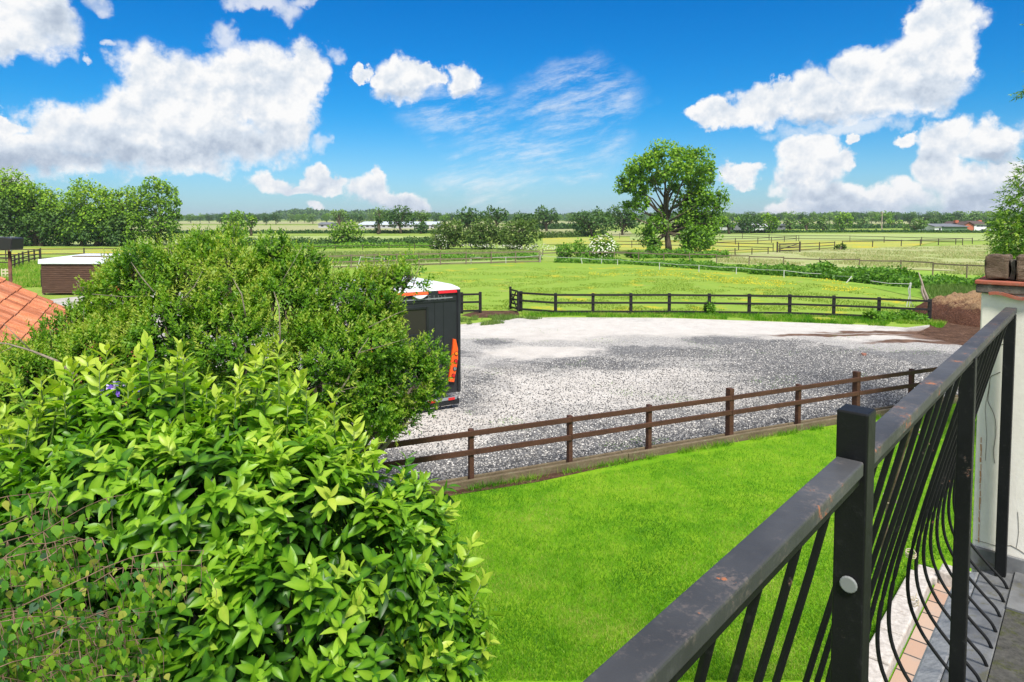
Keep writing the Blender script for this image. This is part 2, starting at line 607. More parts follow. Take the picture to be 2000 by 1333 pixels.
def gravel_fn(N):
    p = N.pos()
    p = N.v('MULTIPLY', p, (1, 1, 0))
    wn = N.noise(.5, 4, .65, p)
    wn2 = N.noise(2.2, 4, .6, p)
    pw_ = N.v('ADD', p, N.v('MULTIPLY', N.v('SUBTRACT', N.noise(.5, 3, .6, p, col=True), (.5, .5, .5)), (2.4, 2.4, 0)))
    dark = patch_field(N, pw_, [(1160, 716, 130, 16), (1015, 718, 60, 16), (1290, 690, 130, 14), (1450, 668, 110, 10), (1560, 695, 190, 22),
                                (1640, 735, 230, 40), (1480, 790, 260, 60), (1280, 860, 260, 45), (1060, 900, 220, 50),
                                (830, 930, 160, 60), (930, 765, 60, 40), (1800, 700, 90, 18), (960, 668, 40, 8), (1360, 770, 60, 15),
                                (1750, 800, 200, 60), (900, 690, 50, 8)])
    d = N.sstep(N.m('ADD', dark, N.m('MULTIPLY', N.m('SUBTRACT', wn2, .5), 2.6)), .45, 1.55, 1.0, 0.0)
    sand = patch_field(N, pw_, [(1000, 760, 70, 50), (830, 830, 110, 35), (1130, 765, 150, 30), (1330, 765, 120, 32), (1250, 735, 160, 12),
                                (1330, 640, 400, 16), (1060, 650, 160, 14), (1040, 690, 120, 10), (1750, 655, 120, 12)])
    s = N.sstep(N.m('ADD', sand, N.m('MULTIPLY', N.m('SUBTRACT', N.noise(.9, 5, .7, N.v('MULTIPLY', p, (.7, 1.6, 1))), .5), 4.0)), .5, 2.1, 1.0, 0.0)
    vo = N.vor(31, p)
    cell = N.add('ShaderNodeSeparateColor', None, Color=vo.outputs['Color']).outputs
    thr = N.m('ADD', N.m('MULTIPLY', d, .76), N.m('MULTIPLY', N.m('SUBTRACT', 1.0, s), .12))
    light = N.m('GREATER_THAN', cell[0], thr)
    dk = N.ramp(cell[1], [(0, (.06, .06, .062)), (.5, (.125, .125, .128)), (1, (.22, .22, .22))])
    wt = N.ramp(cell[2], [(0, (.26, .25, .24)), (.6, (.40, .385, .365)), (1, (.58, .56, .53))])
    col = N.mix(light, dk, wt)
    gap = N.sstep(vo.outputs['Distance'], .45, .8)
    col = N.mix(N.m('MULTIPLY', gap, .55), col, (.10, .10, .10))
    dust = N.ramp(N.noise(1.3, 5, .7, p), [(.3, (.50, .46, .415)), (.7, (.66, .62, .575))])
    fine = N.noise(40, 2, .8, p)
    dm = N.m('MULTIPLY', s, N.sstep(fine, .60, .42))
    col = N.mix(N.m('MULTIPLY', N.m('MAXIMUM', dm, N.m('MULTIPLY', N.m('SUBTRACT', 1.0, N.m('MULTIPLY', d, .75)), N.m('ADD', .18, N.m('MULTIPLY', s, .70)))), .9), col, dust)
    far = patch_field(N, p, [(1330, 632, 560, 14), (950, 640, 80, 16)])
    col = N.mix(N.m('MULTIPLY', N.sstep(far, .1, 2.2, .75, 0.0), N.sstep(wn2, .30, .60)), col, N.ramp(N.noise(5, 6, .8, N.v('MULTIPLY', p, (.6, 2, 1))), [(.35, (.42, .39, .35)), (.55, (.62, .595, .56)), (.8, (.74, .72, .69))]))
    soil = patch_field(N, pw_, [(1960, 662, 150, 22), (1830, 655, 90, 9), (1730, 650, 130, 3), (1640, 656, 150, 2.2), (1800, 668, 120, 3)])
    so = N.sstep(N.m('ADD', soil, N.m('MULTIPLY', N.m('SUBTRACT', fine, .5), 1.2)), .5, 1.6, 1.0, 0.0)
    col = N.mix(so, col, N.ramp(wn2, [(.3, (.07, .035, .02)), (.7, (.19, .11, .07))]))
    # scattered weeds
    wd = N.m('MULTIPLY', N.sstep(N.noise(1.1, 5, .8, N.v('ADD', p, (5, 9, 0))), .66, .72), N.sstep(fine, .45, .55))
    col = N.mix(wd, col, (.12, .20, .04))
    tn = N.noise(6, 4, .7, p)
    col = N.mix(N.sstep(tn, .5, .9, 0, .25), col, (.25, .2, .15))
    h = N.m('SUBTRACT', 1.0, vo.outputs['Distance'])
    return col, .8, N.bump(h, .8, .03)


M_gravel = pbr('gravel', gravel_fn, spec=.25)


def soil_fn(N):
    p = N.pos()
    a = N.noise(2.5, 6, .7, p)
    b = N.noise(14, 5, .75, p)
    col = N.ramp(N.m('ADD', N.m('MULTIPLY', a, .5), N.m('MULTIPLY', b, .5)), [(.35, (.035, .02, .013)), (.5, (.10, .055, .035)), (.65, (.20, .12, .08))])
    return col, .95, N.bump(N.m('ADD', a, b), .9, .08)


M_soil = pbr('soil', soil_fn, spec=.1)


def concrete_fn(N):
    p = N.pos()
    a = N.noise(.8, 6, .65, p)
    return N.ramp(a, [(.3, (.28, .26, .23)), (.7, (.48, .46, .42))]), .9, N.bump(N.noise(30, 3, .6, p), .3, .01)


M_concrete = pbr('concrete', concrete_fn)

# ------------------------------------------------------------------ ground
sheet('ground', [(-4200, -60), (4200, -60), (4200, 3600), (-4200, 3600)], 0.0, M_meadow)


def fieldp(name, pts, z, m):
    return sheet(name, [G(x, y) for x, y in pts], z, m)


fieldp('paddock', [(380, 600), (600, 532), (830, 521), (1055, 511), (1180, 512), (1300, 520), (1480, 535), (1600, 547), (1700, 562), (1800, 590), (1830, 640), (1000, 640), (600, 650)], .010, M_paddock)
fieldp('field', [(-600, 479), (-600, 462), (840, 462), (870, 479)], .05, M_pale)
fieldp('field', [(-600, 453), (-600, 441), (1130, 441), (1130, 453)], .10, M_buff)
fieldp('field', [(-2500, 438.5), (-2500, 433), (3500, 433), (3500, 438.5)], .2, M_buff)
fieldp('field', [(1060, 462), (1060, 452), (1230, 452), (1240, 462)], .06, M_buff)
fieldp('field', [(1060, 478), (1060, 465), (1300, 465), (1300, 478)], .06, M_butter)
fieldp('field', [(1230, 470), (1230, 457.5), (2600, 457.5), (2600, 470), (1960, 471)], .07, M_pale)
fieldp('buttercup_field', [(1200, 488), (1230, 471), (1560, 470), (1830, 473), (1780, 483), (1500, 492), (1300, 497)], .05, M_butter)
fieldp('field', [(1380, 515), (1400, 498), (1640, 487), (1960, 478), (2500, 478), (2500, 560), (1920, 532)], .04, M_rough)
fieldp('field', [(600, 522), (620, 492), (1060, 490), (1060, 508), (830, 518)], .03, M_pale)
fieldp('buttercup_field', [(-300, 498), (-300, 486), (330, 486), (340, 497)], .05, M_butter)
fieldp('verge', [(1060, 512), (1180, 506), (1420, 512), (1930, 536), (2000, 600), (1830, 590), (1700, 562), (1480, 534), (1300, 519), (1180, 511)], .02, M_lush)
fieldp('yard', [(60, 640), (60, 590), (250, 570), (480, 575), (480, 640)], .02, M_concrete)
# gravel yard: its lower edge follows the near fence
FP0, FD = Vector((-.66, 10.36, 0)), Vector((.917, .399, 0))


def fpt(t, off=0.0, z=0.0):
    n = Vector((-.399, .917, 0))
    p = FP0 + FD * t + n * off
    return Vector((p.x, p.y, z))


yard = [fpt(-14), fpt(22)] + [G(x, y) for x, y in [(2300, 660), (2100, 636), (1900, 628), (1830, 634), (1770, 641), (1700, 636), (1500, 629), (1300, 622), (1100, 621),
                                                   (1010, 622), (930, 632), (890, 636), (800, 640), (500, 640), (200, 660), (-200, 700)]]
sheet('gravel_yard', yard, .016, M_gravel)
sheet('lawn', [fpt(-8, -.16), fpt(30, -.16), (30, 3), (12, -3), (-9, -3), (-14, 3)], .012, M_lawn)
sheet('soil_strip', [fpt(-8, -.13), fpt(2.2, -.13), fpt(3.5, -.17), fpt(2.6, -.24), fpt(1, -.36), fpt(-.5, -.30), fpt(-2, -.42), fpt(-8, -.4)], .018, M_soil)
fieldp('soil_patch', [(1815, 640), (1790, 652), (1860, 672), (2000, 700), (2300, 700), (2300, 590), (1900, 590), (1830, 600)], .022, M_soil)
fieldp('mud_patch', [(900, 617), (935, 608), (1010, 608), (1015, 616), (985, 621), (930, 622)], .020, M_soil)


# ------------------------------------------------------------------ timber
def wood_fn(base, dark, lich=0.0, sc=1.0):
    def fn(N):
        p = N.obj()
        a = N.noise(3 * sc, 6, .7, N.v('MULTIPLY', p, (1, 1, 4)))
        b = N.noise(30 * sc, 4, .7, p)
        c = N.ramp(N.m('ADD', N.m('MULTIPLY', a, .6), N.m('MULTIPLY', b, .4)), [(.3, dark), (.7, base)])
        if lich:
            c = N.mix(N.sstep(N.noise(9 * sc, 6, .75, N.v('ADD', p, (3, 3, 3))), .56, .68, 0, lich), c, (.20, .23, .13))
        return c, .75, N.bump(b, .35, .01)
    return fn


M_brownwood = pbr('brown_timber', wood_fn((.11, .048, .028), (.035, .016, .010)), spec=.3)
M_blackwood = pbr('black_timber', wood_fn((.022, .020, .020), (.008, .008, .009)), spec=.3)
M_oldwood = pbr('weathered_timber', wood_fn((.25, .20, .14), (.10, .08, .055), .3), spec=.15)
M_darkoldwood = pbr('dark_weathered_timber', wood_fn((.10, .08, .06), (.04, .032, .026), .2), spec=.15)
M_board = pbr('edging_timber', wood_fn((.22, .17, .11), (.07, .055, .03), .6), spec=.15)
M_white = pbr('white_plastic', col=(.50, .51, .48), rough=.5)
M_cream = pbr('cream_paint', wood_fn((.68, .60, .42), (.5, .42, .28)), rough=.6)

# near fence
nf = thing('rail_fence', 'brown two rail timber fence along the lawn edge with low edging boards', 'fence', FP0)


def fl(t, off=0, z=0):
    p = fpt(t, off, z)
    return Vector((p.x - FP0.x, p.y - FP0.y, z))


post_t = [-5.16, -3.45, -1.75, 0.0, 1.80, 3.43, 5.30, 7.08, 8.75, 10.5, 12.3, 14.1]
tall = {5.30: 1.02, 8.75: 1.02, 12.3: 1.0, -1.75: .98}
for t in post_t:
    h = tall.get(t, .915)
    w = .13 if t in tall else .095
    MB().bar(fl(t, 0, -.1), fl(t, 0, h), w, .10 if t in tall else .075, up=FD).build('post', M_brownwood, nf, bevel=.006)
rng0 = random.Random(3)
for z, hh in ((.86, .085), (.56, .085)):
    ts = [-5.3, -1.75, 1.80, 5.30, 8.75, 12.3, 14.3]
    for a, b in zip(ts[:-1], ts[1:]):
        j0, j1 = rng0.uniform(-.012, .012), rng0.uniform(-.012, .012)
        MB().bar(fl(a + .004, -.065 if a >= -6 else 0, z + j0), fl(b - .004, -.065, z + j1), .036, hh).build('rail', M_brownwood, nf, bevel=.004)
for a, b in ((-5.3, -1.2), (-1.19, 2.9), (2.91, 6.9), (6.91, 10.9), (10.91, 14.3)):
    MB().bar(fl(a, -.115, .055), fl(b, -.112, .06), .06, .16).bar(fl(a, .09, .05), fl(b, .09, .05), .05, .12).build('edging_board', M_board, nf, bevel=.008)


def fence(name, label, pts, H, posts_w, rails, mat, spacing=None, rail_h=.09, rail_t=.04, jitter=0, group=None, seed=0, cat='fence', rail_off=0.0, sub=1, extra=.04):
    """post and rail fence through ground points; every post and rail run is a part"""
    rg = random.Random(seed)
    o = pts[0]
    root = thing(name, label, cat, (o[0], o[1], 0), group=group)
    P = []
    for i, (a, b) in enumerate(zip(pts[:-1], pts[1:])):
        a, b = Vector((a[0], a[1], 0)), Vector((b[0], b[1], 0))
        n = max(1, round((b - a).length / spacing)) if spacing else 1
        for k in range(n):
            P.append(a.lerp(b, k / n))
    P.append(Vector((pts[-1][0], pts[-1][1], 0)))
    o3 = Vector((o[0], o[1], 0))
    tops = []
    for i, p in enumerate(P):
        d = (P[min(i + 1, len(P) - 1)] - P[max(i - 1, 0)]).normalized()
        q = p - o3
        lean = Vector((rg.uniform(-1, 1), rg.uniform(-1, 1), 0)) * jitter * .4
        MB().bar(q + Vector((0, 0, -.1)), q + lean + Vector((0, 0, H + extra + rg.uniform(0, jitter))), posts_w, posts_w * .8, up=d).build('post', mat, root, bevel=.01 if posts_w > .1 else 0)
        tops.append((q, lean))
    for z in rails:
        for i in range(0, len(P) - 1, sub):
            j = min(i + sub, len(P) - 1)
            d = (P[j] - P[i]).normalized()
            nrm = Vector((d.y, -d.x, 0)) * rail_off
            MB().bar(tops[i][0] + nrm + Vector((0, 0, z + rg.uniform(-jitter, jitter) * .5)), tops[j][0] + nrm + Vector((0, 0, z + rg.uniform(-jitter, jitter) * .5)), rail_t, rail_h).build('rail', mat, root)
    return root


bp = [(1017, 609), (1085, 614), (1158, 614), (1232, 614), (1307, 614), (1385, 615), (1463, 616), (1542, 617), (1628, 620), (1716, 624), (1815, 629)]
fence('rail_fence', 'black three rail timber fence between gravel yard and paddock', [G(*p) for p in bp], .90, .155, (.87, .52, .13), M_blackwood, rail_h=.085, rail_t=.05, rail_off=.09)
fence('rail_fence', 'short black fence length beside the caravan, left of the gate gap', [G(*p) for p in [(700, 619), (800, 615), (902, 613), (938, 612)]], .92, .15, (.87, .52, .13), M_blackwood, rail_h=.085, rail_t=.05, rail_off=.09)

# open paddock gate
g0, g1 = G(1013, 612), G(996, 607)
gd = (g1 - g0)
gl = gd.length
gt = thing('field_gate', 'black timber gate standing open beside the paddock fence', 'gate', g0, math.atan2(gd.y, gd.x))
for x in (.05, gl - .05):
    MB().bar((x, 0, .08), (x, 0, 1.12 if x > .5 else .98), .09, .08, up=(1, 0, 0)).build('stile', M_blackwood, gt)
for z in (.18, .38, .58, .78, .98):
    MB().bar((0.1, 0, z), (gl - .1, 0, z), .03, .07).build('bar', M_blackwood, gt)
for a, b in (((.1, .045, .2), (gl - .1, .045, .96)), ((.1, .085, .96), (gl - .1, .085, .2))):
    MB().bar(a, b, .03, .07).build('brace', M_blackwood, gt)

fence('rail_fence', 'weathered grey two rail fence at the far end of the paddock', [G(*p) for p in [(590, 527), (860, 518), (1053, 513)]], 1.1, .10, (1.05, .55, .12), M_oldwood, spacing=2.2, rail_h=.10, jitter=.05, seed=4)
fence('rail_fence', 'old sagging rail fence half lost in tall grass beyond the paddock', [G(*p) for p in [(1056, 513), (1200, 512), (1400, 519), (1600, 528), (1760, 535), (1960, 549)]], .95, .09, (.93,), M_oldwood, spacing=2.6, rail_h=.10, jitter=.12, seed=5)
fence('rail_fence', 'rail fence crossing the field beyond the elder bush', [G(*p) for p in [(1060, 500), (1200, 503), (1330, 504), (1500, 497)]], .75, .09, (.62,), M_darkoldwood, spacing=3.0, jitter=.06, seed=6, rail_h=.07)
fence('rail_fence', 'brown rail fence around the buttercup paddock, second row back', [G(*p) for p in [(1180, 484), (1290, 486), (1380, 487), (1510, 492)]], 1.0, .10, (.95, .5), M_darkoldwood, spacing=4.5, jitter=.05, seed=7)
fence('rail_fence', 'brown rail fence running to the round bush', [G(*p) for p in [(1523, 494), (1600, 490), (1630, 488)]], 1.05, .10, (1.0, .6, .25), M_darkoldwood, spacing=4.2, jitter=.05, seed=8)
fence('rail_fence', 'brown rail fence right of the round bush edging bright grass', [G(*p) for p in [(1645, 485), (1760, 482), (1899, 477)]], .95, .10, (.9,), M_darkoldwood, spacing=5.5, jitter=.05, seed=9)
fence('rail_fence', 'thin brown fence behind the buttercups, third row back', [G(*p) for p in [(1390, 480), (1480, 477), (1555, 472)]], 1.0, .10, (.95, .5), M_darkoldwood, spacing=5.0, jitter=.05, seed=10)
fence('rail_fence', 'farthest thin brown fence at the edge of the pale field', [G(*p) for p in [(1210, 467), (1385, 467.5), (1450, 467.5), (1560, 472), (1660, 473), (1880, 480)]], 1.1, .11, (1.05, .55), M_darkoldwood, spacing=7, jitter=.05, seed=11)
fence('rail_fence', 'low dark fence on the ditch bank beyond the rough grass', [G(*p) for p in [(600, 491), (760, 488), (860, 488), (960, 487)]], .7, .09, (.6,), M_darkoldwood, spacing=4, jitter=.06, seed=12)
fence('rail_fence', 'dark rail fence behind the timber shed and lamp', [G(*p) for p in [(-60, 512), (80, 508), (330, 506)]], 1.15, .12, (1.08, .6, .2), M_darkoldwood, spacing=3.6, jitter=.04, seed=13)
fence('rail_fence', 'dark fence receding past the lamp post towards the wood', [G(*p) for p in [(20, 528), (45, 518), (78, 510)]], 1.15, .13, (1.08, .7, .35), M_darkoldwood, spacing=2.2, jitter=.05, seed=14)
fence('rail_fence', 'dark double rail pen fence left of the lamp post', [G(*p) for p in [(-80, 526), (-20, 524), (22, 527)]], 1.0, .13, (.95, .55), M_darkoldwood, spacing=2.4, jitter=.05, seed=15)
# far gate
a, b = G(1518, 494), G(1562, 493)
gt = thing('field_gate', 'far weathered field gate beside the round bush', 'gate', a, math.atan2((b - a).y, (b - a).x))
L = (b - a).length
for x in (0, L):
    MB().bar((x, 0, 0), (x, 0, 1.35), .14, .14, up=(1, 0, 0)).build('gate_post', M_darkoldwood, gt)
for z in (.3, .55, .8, 1.1):
    MB().bar((.07, 0, z), (L - .07, 0, z), .04, .08).build('bar', M_darkoldwood, gt)
MB().bar((.07, .06, .3), (L - .07, .06, 1.1), .03, .08).build('brace', M_darkoldwood, gt)

# electric tape fence
ep = [(697, 525, 501), (751, 521, 504), (920, 516, 502), (988, 515, 502), (1055, 513, 499), (1137, 516, 504), (1175, 516, 506), (1206, 518, 507), (1288, 527, 513), (1365, 532, 518), (1438, 536, 522), (1531, 543, 528), (1611, 545, 535), (1653, 553, 540)]
ef = thing('tape_fence', 'white electric tape fence on slim white posts round the paddock', 'fence', G(697, 525))
o0 = G(697, 525)
prev = None
for i, (x, yb, yt) in enumerate(ep):
    b = G(x, yb) - o0
    h = (yb - yt) * G(x, yb).y / F
    lean = Vector((.35 if i in (0, 13) else (-.12 if i == 5 else 0), 0, 0))
    MB().tube([b, b + lean * .5 + Vector((0, 0, h * .5)), b + lean + Vector((0, 0, h))], .035, 5).build('post', M_white, ef)
    top = b + lean + Vector((0, 0, h * .97))
    if prev is not None and i not in (2,):
        mid = prev.lerp(top, .5) - Vector((0, 0, .06))
        MB().bar(prev, mid, .012, .03).bar(mid, top, .012, .03).build('tape', M_white, ef)
    prev = top

# tangle of white tape and old posts at the corner
q0 = G(1779, 600)
tp = thing('tape_tangle', 'white electric tape hanging in a tangle on a thin post behind the black fence', 'tape', q0)
def Q(px, py, Y=None):
    return A(px, py, Y or q0.y) - q0
MB().tube([Q(1775, 612), Q(1778, 580), Q(1777, 553)], .02, 5).build('post', M_white, tp)
MB().tube([Q(1779, 552), Q(1774, 566), Q(1776, 578), Q(1772, 592), Q(1770, 603)], .022, 5).tube([Q(1780, 553), Q(1777, 570), Q(1779, 590), Q(1783, 597), Q(1782, 612), Q(1784, 626)], .022, 5).tube([Q(1700, 549, 31), Q(1735, 554, 31), Q(1779, 555)], .012, 4).build('tape', M_white, tp)
M_bone = pbr('bleached_wood', wood_fn((.50, .42, .36), (.24, .18, .15)), spec=.2)
q0 = G(1808, 603)
db = thing('dead_branch', 'bleached forked dead branch leaning against the end of the black fence', 'branch', q0)
MB().tube([Q(1812, 606), Q(1811, 582), Q(1804, 566), Q(1800, 550), Q(1794, 532)], [.07, .065, .055, .045, .015], 7).build('limb', M_bone, db, smooth=True)
MB().tube([Q(1809, 592), Q(1803, 578), Q(1800, 568), Q(1801, 556)], [.06, .055, .04, .02], 7).build('limb', M_bone, db, smooth=True)

# ------------------------------------------------------------------ muck heap
def heap_fn(N):
    p = N.pos()
    sp = N.add('ShaderNodeSeparateXYZ', None, Vector=p).outputs
    a = N.noise(3, 6, .75, p)
    b = N.noise(16, 5, .75, N.v('MULTIPLY', p, (1, 1, 2)))
    soil = N.ramp(b, [(.3, (.04, .018, .012)), (.55, (.14, .065, .042)), (.72, (.30, .17, .11))])
    straw = N.ramp(b, [(.3, (.17, .09, .045)), (.5, (.38, .24, .13)), (.7, (.56, .40, .24))])
    f = N.sstep(N.m('ADD', sp[2], N.m('MULTIPLY', N.m('SUBTRACT', a, .5), .9)), .52, .76)
    return N.mix(f, soil, straw), .95, N.bump(N.m('ADD', a, b), 1.0, .12)


M_heap = pbr('heap', heap_fn, spec=.1)
rn = np.random.default_rng(8)
hx, hy = 90, 60
cx, cy = 22.3, 27.6
from mathutils import noise as mnoise
vs = []
for j in range(hy + 1):
    for i in range(hx + 1):
        u, v = i / hx * 2 - 1, j / hy * 2 - 1
        x, y = cx + u * 4.6, cy + v * 3.4
        e = max(0.0, 1 - (abs(u) ** 3.0 + abs(v) ** 2.6))
        n = mnoise.fractal(Vector((x * .55, y * .55, 0)), 1.0, 2.0, 5)
        n2 = mnoise.fractal(Vector((x * 3, y * 3, 4)), 1.0, 2.0, 4)
        z = .98 * min(1.0, e * 1.6) ** .8 * (.86 + .34 * n) + .20 * n2 * min(1, e * 3) - (.06 if e <= 0 else 0)
        vs.append((x, y, z))
fs = [(j * (hx + 1) + i, j * (hx + 1) + i + 1, (j + 1) * (hx + 1) + i + 1, (j + 1) * (hx + 1) + i) for j in range(hy) for i in range(hx)]
hp = MB().poly(vs, fs).build('muck_heap', M_heap, None, smooth=True)
tag(hp, 'heap of dark soil topped with straw coloured muck beyond the gravel', 'muck heap')

# ------------------------------------------------------------------ caravan
C = Vector((-1.19, 14.75, 0))
ax, bx = Vector((.854, .52, 0)), Vector((-.52, .854, 0))
Wc = 2.25
o = C - ax * Wc
cv = thing('caravan', 'charcoal backed touring caravan with white roof parked behind the hedge', 'caravan', o, math.atan2(.52, .854))
cvm = Matrix.Translation(o) @ Matrix.Rotation(math.atan2(.52, .854), 4, 'Z')
cvi = cvm.inverted()


def onrear(px, py, yl=0.0):
    """point of the rear panel plane (local y = yl) under a pixel, in caravan space"""
    r = Vector(ray(px, py))
    n = bx
    p0 = o + bx * yl
    t = (p0 - Vector((0, 0, CAMZ))).dot(n) / r.dot(n)
    return cvi @ (Vector((0, 0, CAMZ)) + r * t)


def plastic(name, c, r=.3):
    def fn(N):
        a = N.noise(4, 5, .6, N.obj())
        return N.mix(N.sstep(a, .45, .75, 0, .25), c, tuple(min(1, x * 1.4 + .02) for x in c)), r
    return pbr(name, fn)


M_char = plastic('charcoal_panel', (.015, .018, .021), .45)
M_char2 = plastic('dark_trim', (.010, .012, .014), .35)
M_roofw = plastic('white_roof', (.74, .75, .77), .35)
M_sidew = plastic('white_side', (.68, .68, .68), .35)
M_orange = pbr('orange_lens', col=(.85, .11, .02), rough=.18)
M_redl = pbr('red_lens', col=(.55, .02, .02), rough=.15)
M_amber = pbr('amber_lens', col=(.85, .22, .02), rough=.12)
M_chrome = pbr('chrome', col=(.7, .7, .7), rough=.15, metal=.9)
M_glassd = pbr('dark_window', col=(.03, .027, .025), rough=.2, spec=.35)
M_silver = pbr('silver_trim', col=(.30, .32, .34), rough=.35, metal=.3)
Z1, ZT = .38, 2.66
# body shell: side profile, front falls away
prof = [(0.0, Z1), (5.3, Z1), (5.7, .75), (5.55, 1.4), (4.5, 2.35), (3.25, ZT - .10), (.10, ZT - .06), (0.0, ZT - .16)]
MB().prism([(p[0], p[1]) for p in prof], (Wc - .02, 0, 0), (0, 1, 0), (0, 0, 1), (-(Wc - .04), 0, 0)).build('body', M_sidew, cv, bevel=.02)
# roof skin with rounded rear lip
rp = [(-.02, ZT + .015), (-.03, ZT + .045), (.05, ZT + .075), (.4, ZT + .11), (3.05, ZT + .10), (4.6, 2.42), (5.62, 1.40), (5.6, 1.36), (4.55, 2.37), (3.0, ZT + .03), (.4, ZT - .02)]
MB().prism(rp, (Wc + .01, 0, 0), (0, 1, 0), (0, 0, 1), (-(Wc + .02), 0, 0)).build('roof', M_roofw, cv, bevel=.03)
# rear panel with inset window recess
rear = MB()
wl, wr = onrear(741, 640).x, onrear(832, 640).x
wt, wb = onrear(832, 602).z, onrear(832, 652).z
for (x0, x1, z0, z1) in ((.02, wl, Z1 - .02, ZT), (wr, Wc - .02, Z1 - .02, ZT), (wl, wr, wt, ZT), (wl, wr, Z1 - .02, wb)):
    rear.box(x0, x1, -.035, -.004, z0, z1)
rear.build('rear_panel', M_char, cv)
for s in (wl - .16, wr + .19, Wc - .42):
    MB().box(s, s + .012, -.041, -.036, Z1, wt + .2).build('groove', M_char2, cv)
win = MB().box(wl - .02, wr + .02, -.03, -.010, wb - .02, wt + .02).build('window', M_glassd, cv, bevel=.01)
fr = MB()
for (x0, x1, z0, z1) in ((wl - .05, wl + .015, wb - .05, wt + .05), (wr - .015, wr + .05, wb - .05, wt + .05), (wl + .015, wr - .015, wt - .015, wt + .05), (wl + .015, wr - .015, wb - .05, wb + .015)):
    fr.box(x0, x1, -.055, -.032, z0, z1)
fr.build('frame', M_char2, win, bevel=.012)
for x0 in (0.0, Wc - .085):
    MB().prism([(0, -.055), (.02, -.085), (.065, -.085), (.085, -.055), (.085, .08), (0, .08)], (x0, 0, Z1 - .02), (1, 0, 0), (0, 1, 0), (0, 0, ZT - Z1 + .05)).build('corner_trim', M_char, cv, bevel=.01)
# silver groove line, upper trim lights and lamp
z = onrear(850, 584).z
MB().box(.12, onrear(882, 584).x, -.050, -.036, z, z + .022).build('trim_line', M_silver, cv)
MB().box(.05, Wc - .10, -.048, -.036, z - .07, z - .05).build('trim_line', M_char2, cv)
z = ZT - .035
for (a, b, m) in ((onrear(742, 565).x, onrear(834, 565).x, M_orange), (onrear(854, 560).x, onrear(890, 560).x, M_redl)):
    MB().prism([(-.085, z), (-.06, z + .055), (-.03, z + .055), (-.03, z)], (a, 0, 0), (0, 1, 0), (0, 0, 1), (b - a, 0, 0)).build('top_light', m, cv, bevel=.006)
a, b = onrear(803, 565).x, onrear(832, 565).x
n = 12
pr = [(a + (b - a) * i / n, -.075 * math.sin(math.pi * i / n) + (z - .012)) for i in range(n + 1)]
MB().prism(pr, (0, -.10, 0), (1, 0, 0), (0, 0, 1), (0, .06, 0)).build('lamp', M_roofw, cv, bevel=.006)
# lettering
for i, ch in enumerate('ELDS'):
    pc = onrear([837, 848, 858, 868][i], 581 - i * .6)
    cu = bpy.data.curves.new('letter', 'FONT')
    cu.body = ch
    cu.size = .15
    cu.extrude = .006
    cu.align_x = 'CENTER'
    ob = bpy.data.objects.new('tmp', cu)
    COL.objects.link(ob)
    dg = bpy.context.evaluated_depsgraph_get()
    me = bpy.data.meshes.new_from_object(ob.evaluated_get(dg))
    bpy.data.objects.remove(ob)
    lo = meshobj('letter', me, cv, pbr('letter_grey', col=(.12, .13, .135), rough=.3))
    lo.matrix_local = Matrix.Translation((pc.x, -.038, pc.z - .06)) @ Matrix.Rotation(math.pi / 2, 4, 'X')
# tail light clusters
def tail(flip):
    def X(px, py):
        p = onrear(px, py)
        return ((Wc - p.x) if flip else p.x, p.z)
    pr = [X(*p) for p in [(882, 661), (886.5, 662), (890.5, 680), (890.5, 700), (887, 722), (883, 745), (873, 744), (875.5, 722), (878, 700), (880.5, 680)]]
    tl = MB().prism(pr, (0, -.115, 0), (1, 0, 0), (0, 0, 1), (0, .075, 0)).build('tail_light', M_orange, cv, bevel=.012)
    for px, py, m in ((887, 689, M_amber), (886, 704, M_redl), (884, 718.5, M_chrome), (881.5, 732, M_redl)):
        x, zz = X(px - .6, py)
        n = 14
        ring = [(x + .047 * math.cos(k * 6.2832 / n), zz + .047 * math.sin(k * 6.2832 / n)) for k in range(n)]
        MB().prism(ring, (0, -.128, 0), (1, 0, 0), (0, 0, 1), (0, .012, 0)).build('lens_rim', M_char2, tl)
        r2 = [(x + .036 * math.cos(k * 6.2832 / n), zz + .036 * math.sin(k * 6.2832 / n)) for k in range(n)]
        MB().prism(r2, (0, -.142, 0), (1, 0, 0), (0, 0, 1), (0, .014, 0)).build('lens', m, tl, bevel=.004)
tail(False)
tail(True)
# bumper and wheels
zb = onrear(875, 774).z
MB().box(.05, Wc - .09, -.16, .0, zb - .16, zb - .035).build('bumper', M_char2, cv, bevel=.015)
MB().box(.10, Wc - .16, -.175, -.12, zb - .045, zb + .01).build('bumper_bar', M_silver, cv, bevel=.006)
for a, b in (((768, 789), (790, 786)), ((829, 780), (843, 778)), ((869, 775), (881, 773))):
    MB().box(onrear(*a).x, onrear(*b).x, -.19, -.176, zb - .045, zb + .01).build('reflector', M_redl, cv)
M_tyre = pbr('tyre', col=(.02, .02, .02), rough=.85)
for x in (.06, Wc - .26):
    wh = MB().tube([(x, 2.7, .33), (x + .2, 2.7, .33)], .33, 24).build('wheel', M_tyre, cv, bevel=.02)
    MB().tube([(x - .01, 2.7, .33), (x + .21, 2.7, .33)], .19, 16).build('rim', M_silver, wh)
MB().bar((Wc / 2, 5.4, .45), (Wc / 2, 6.7, .45), .1, .1).build('hitch', M_silver, cv)

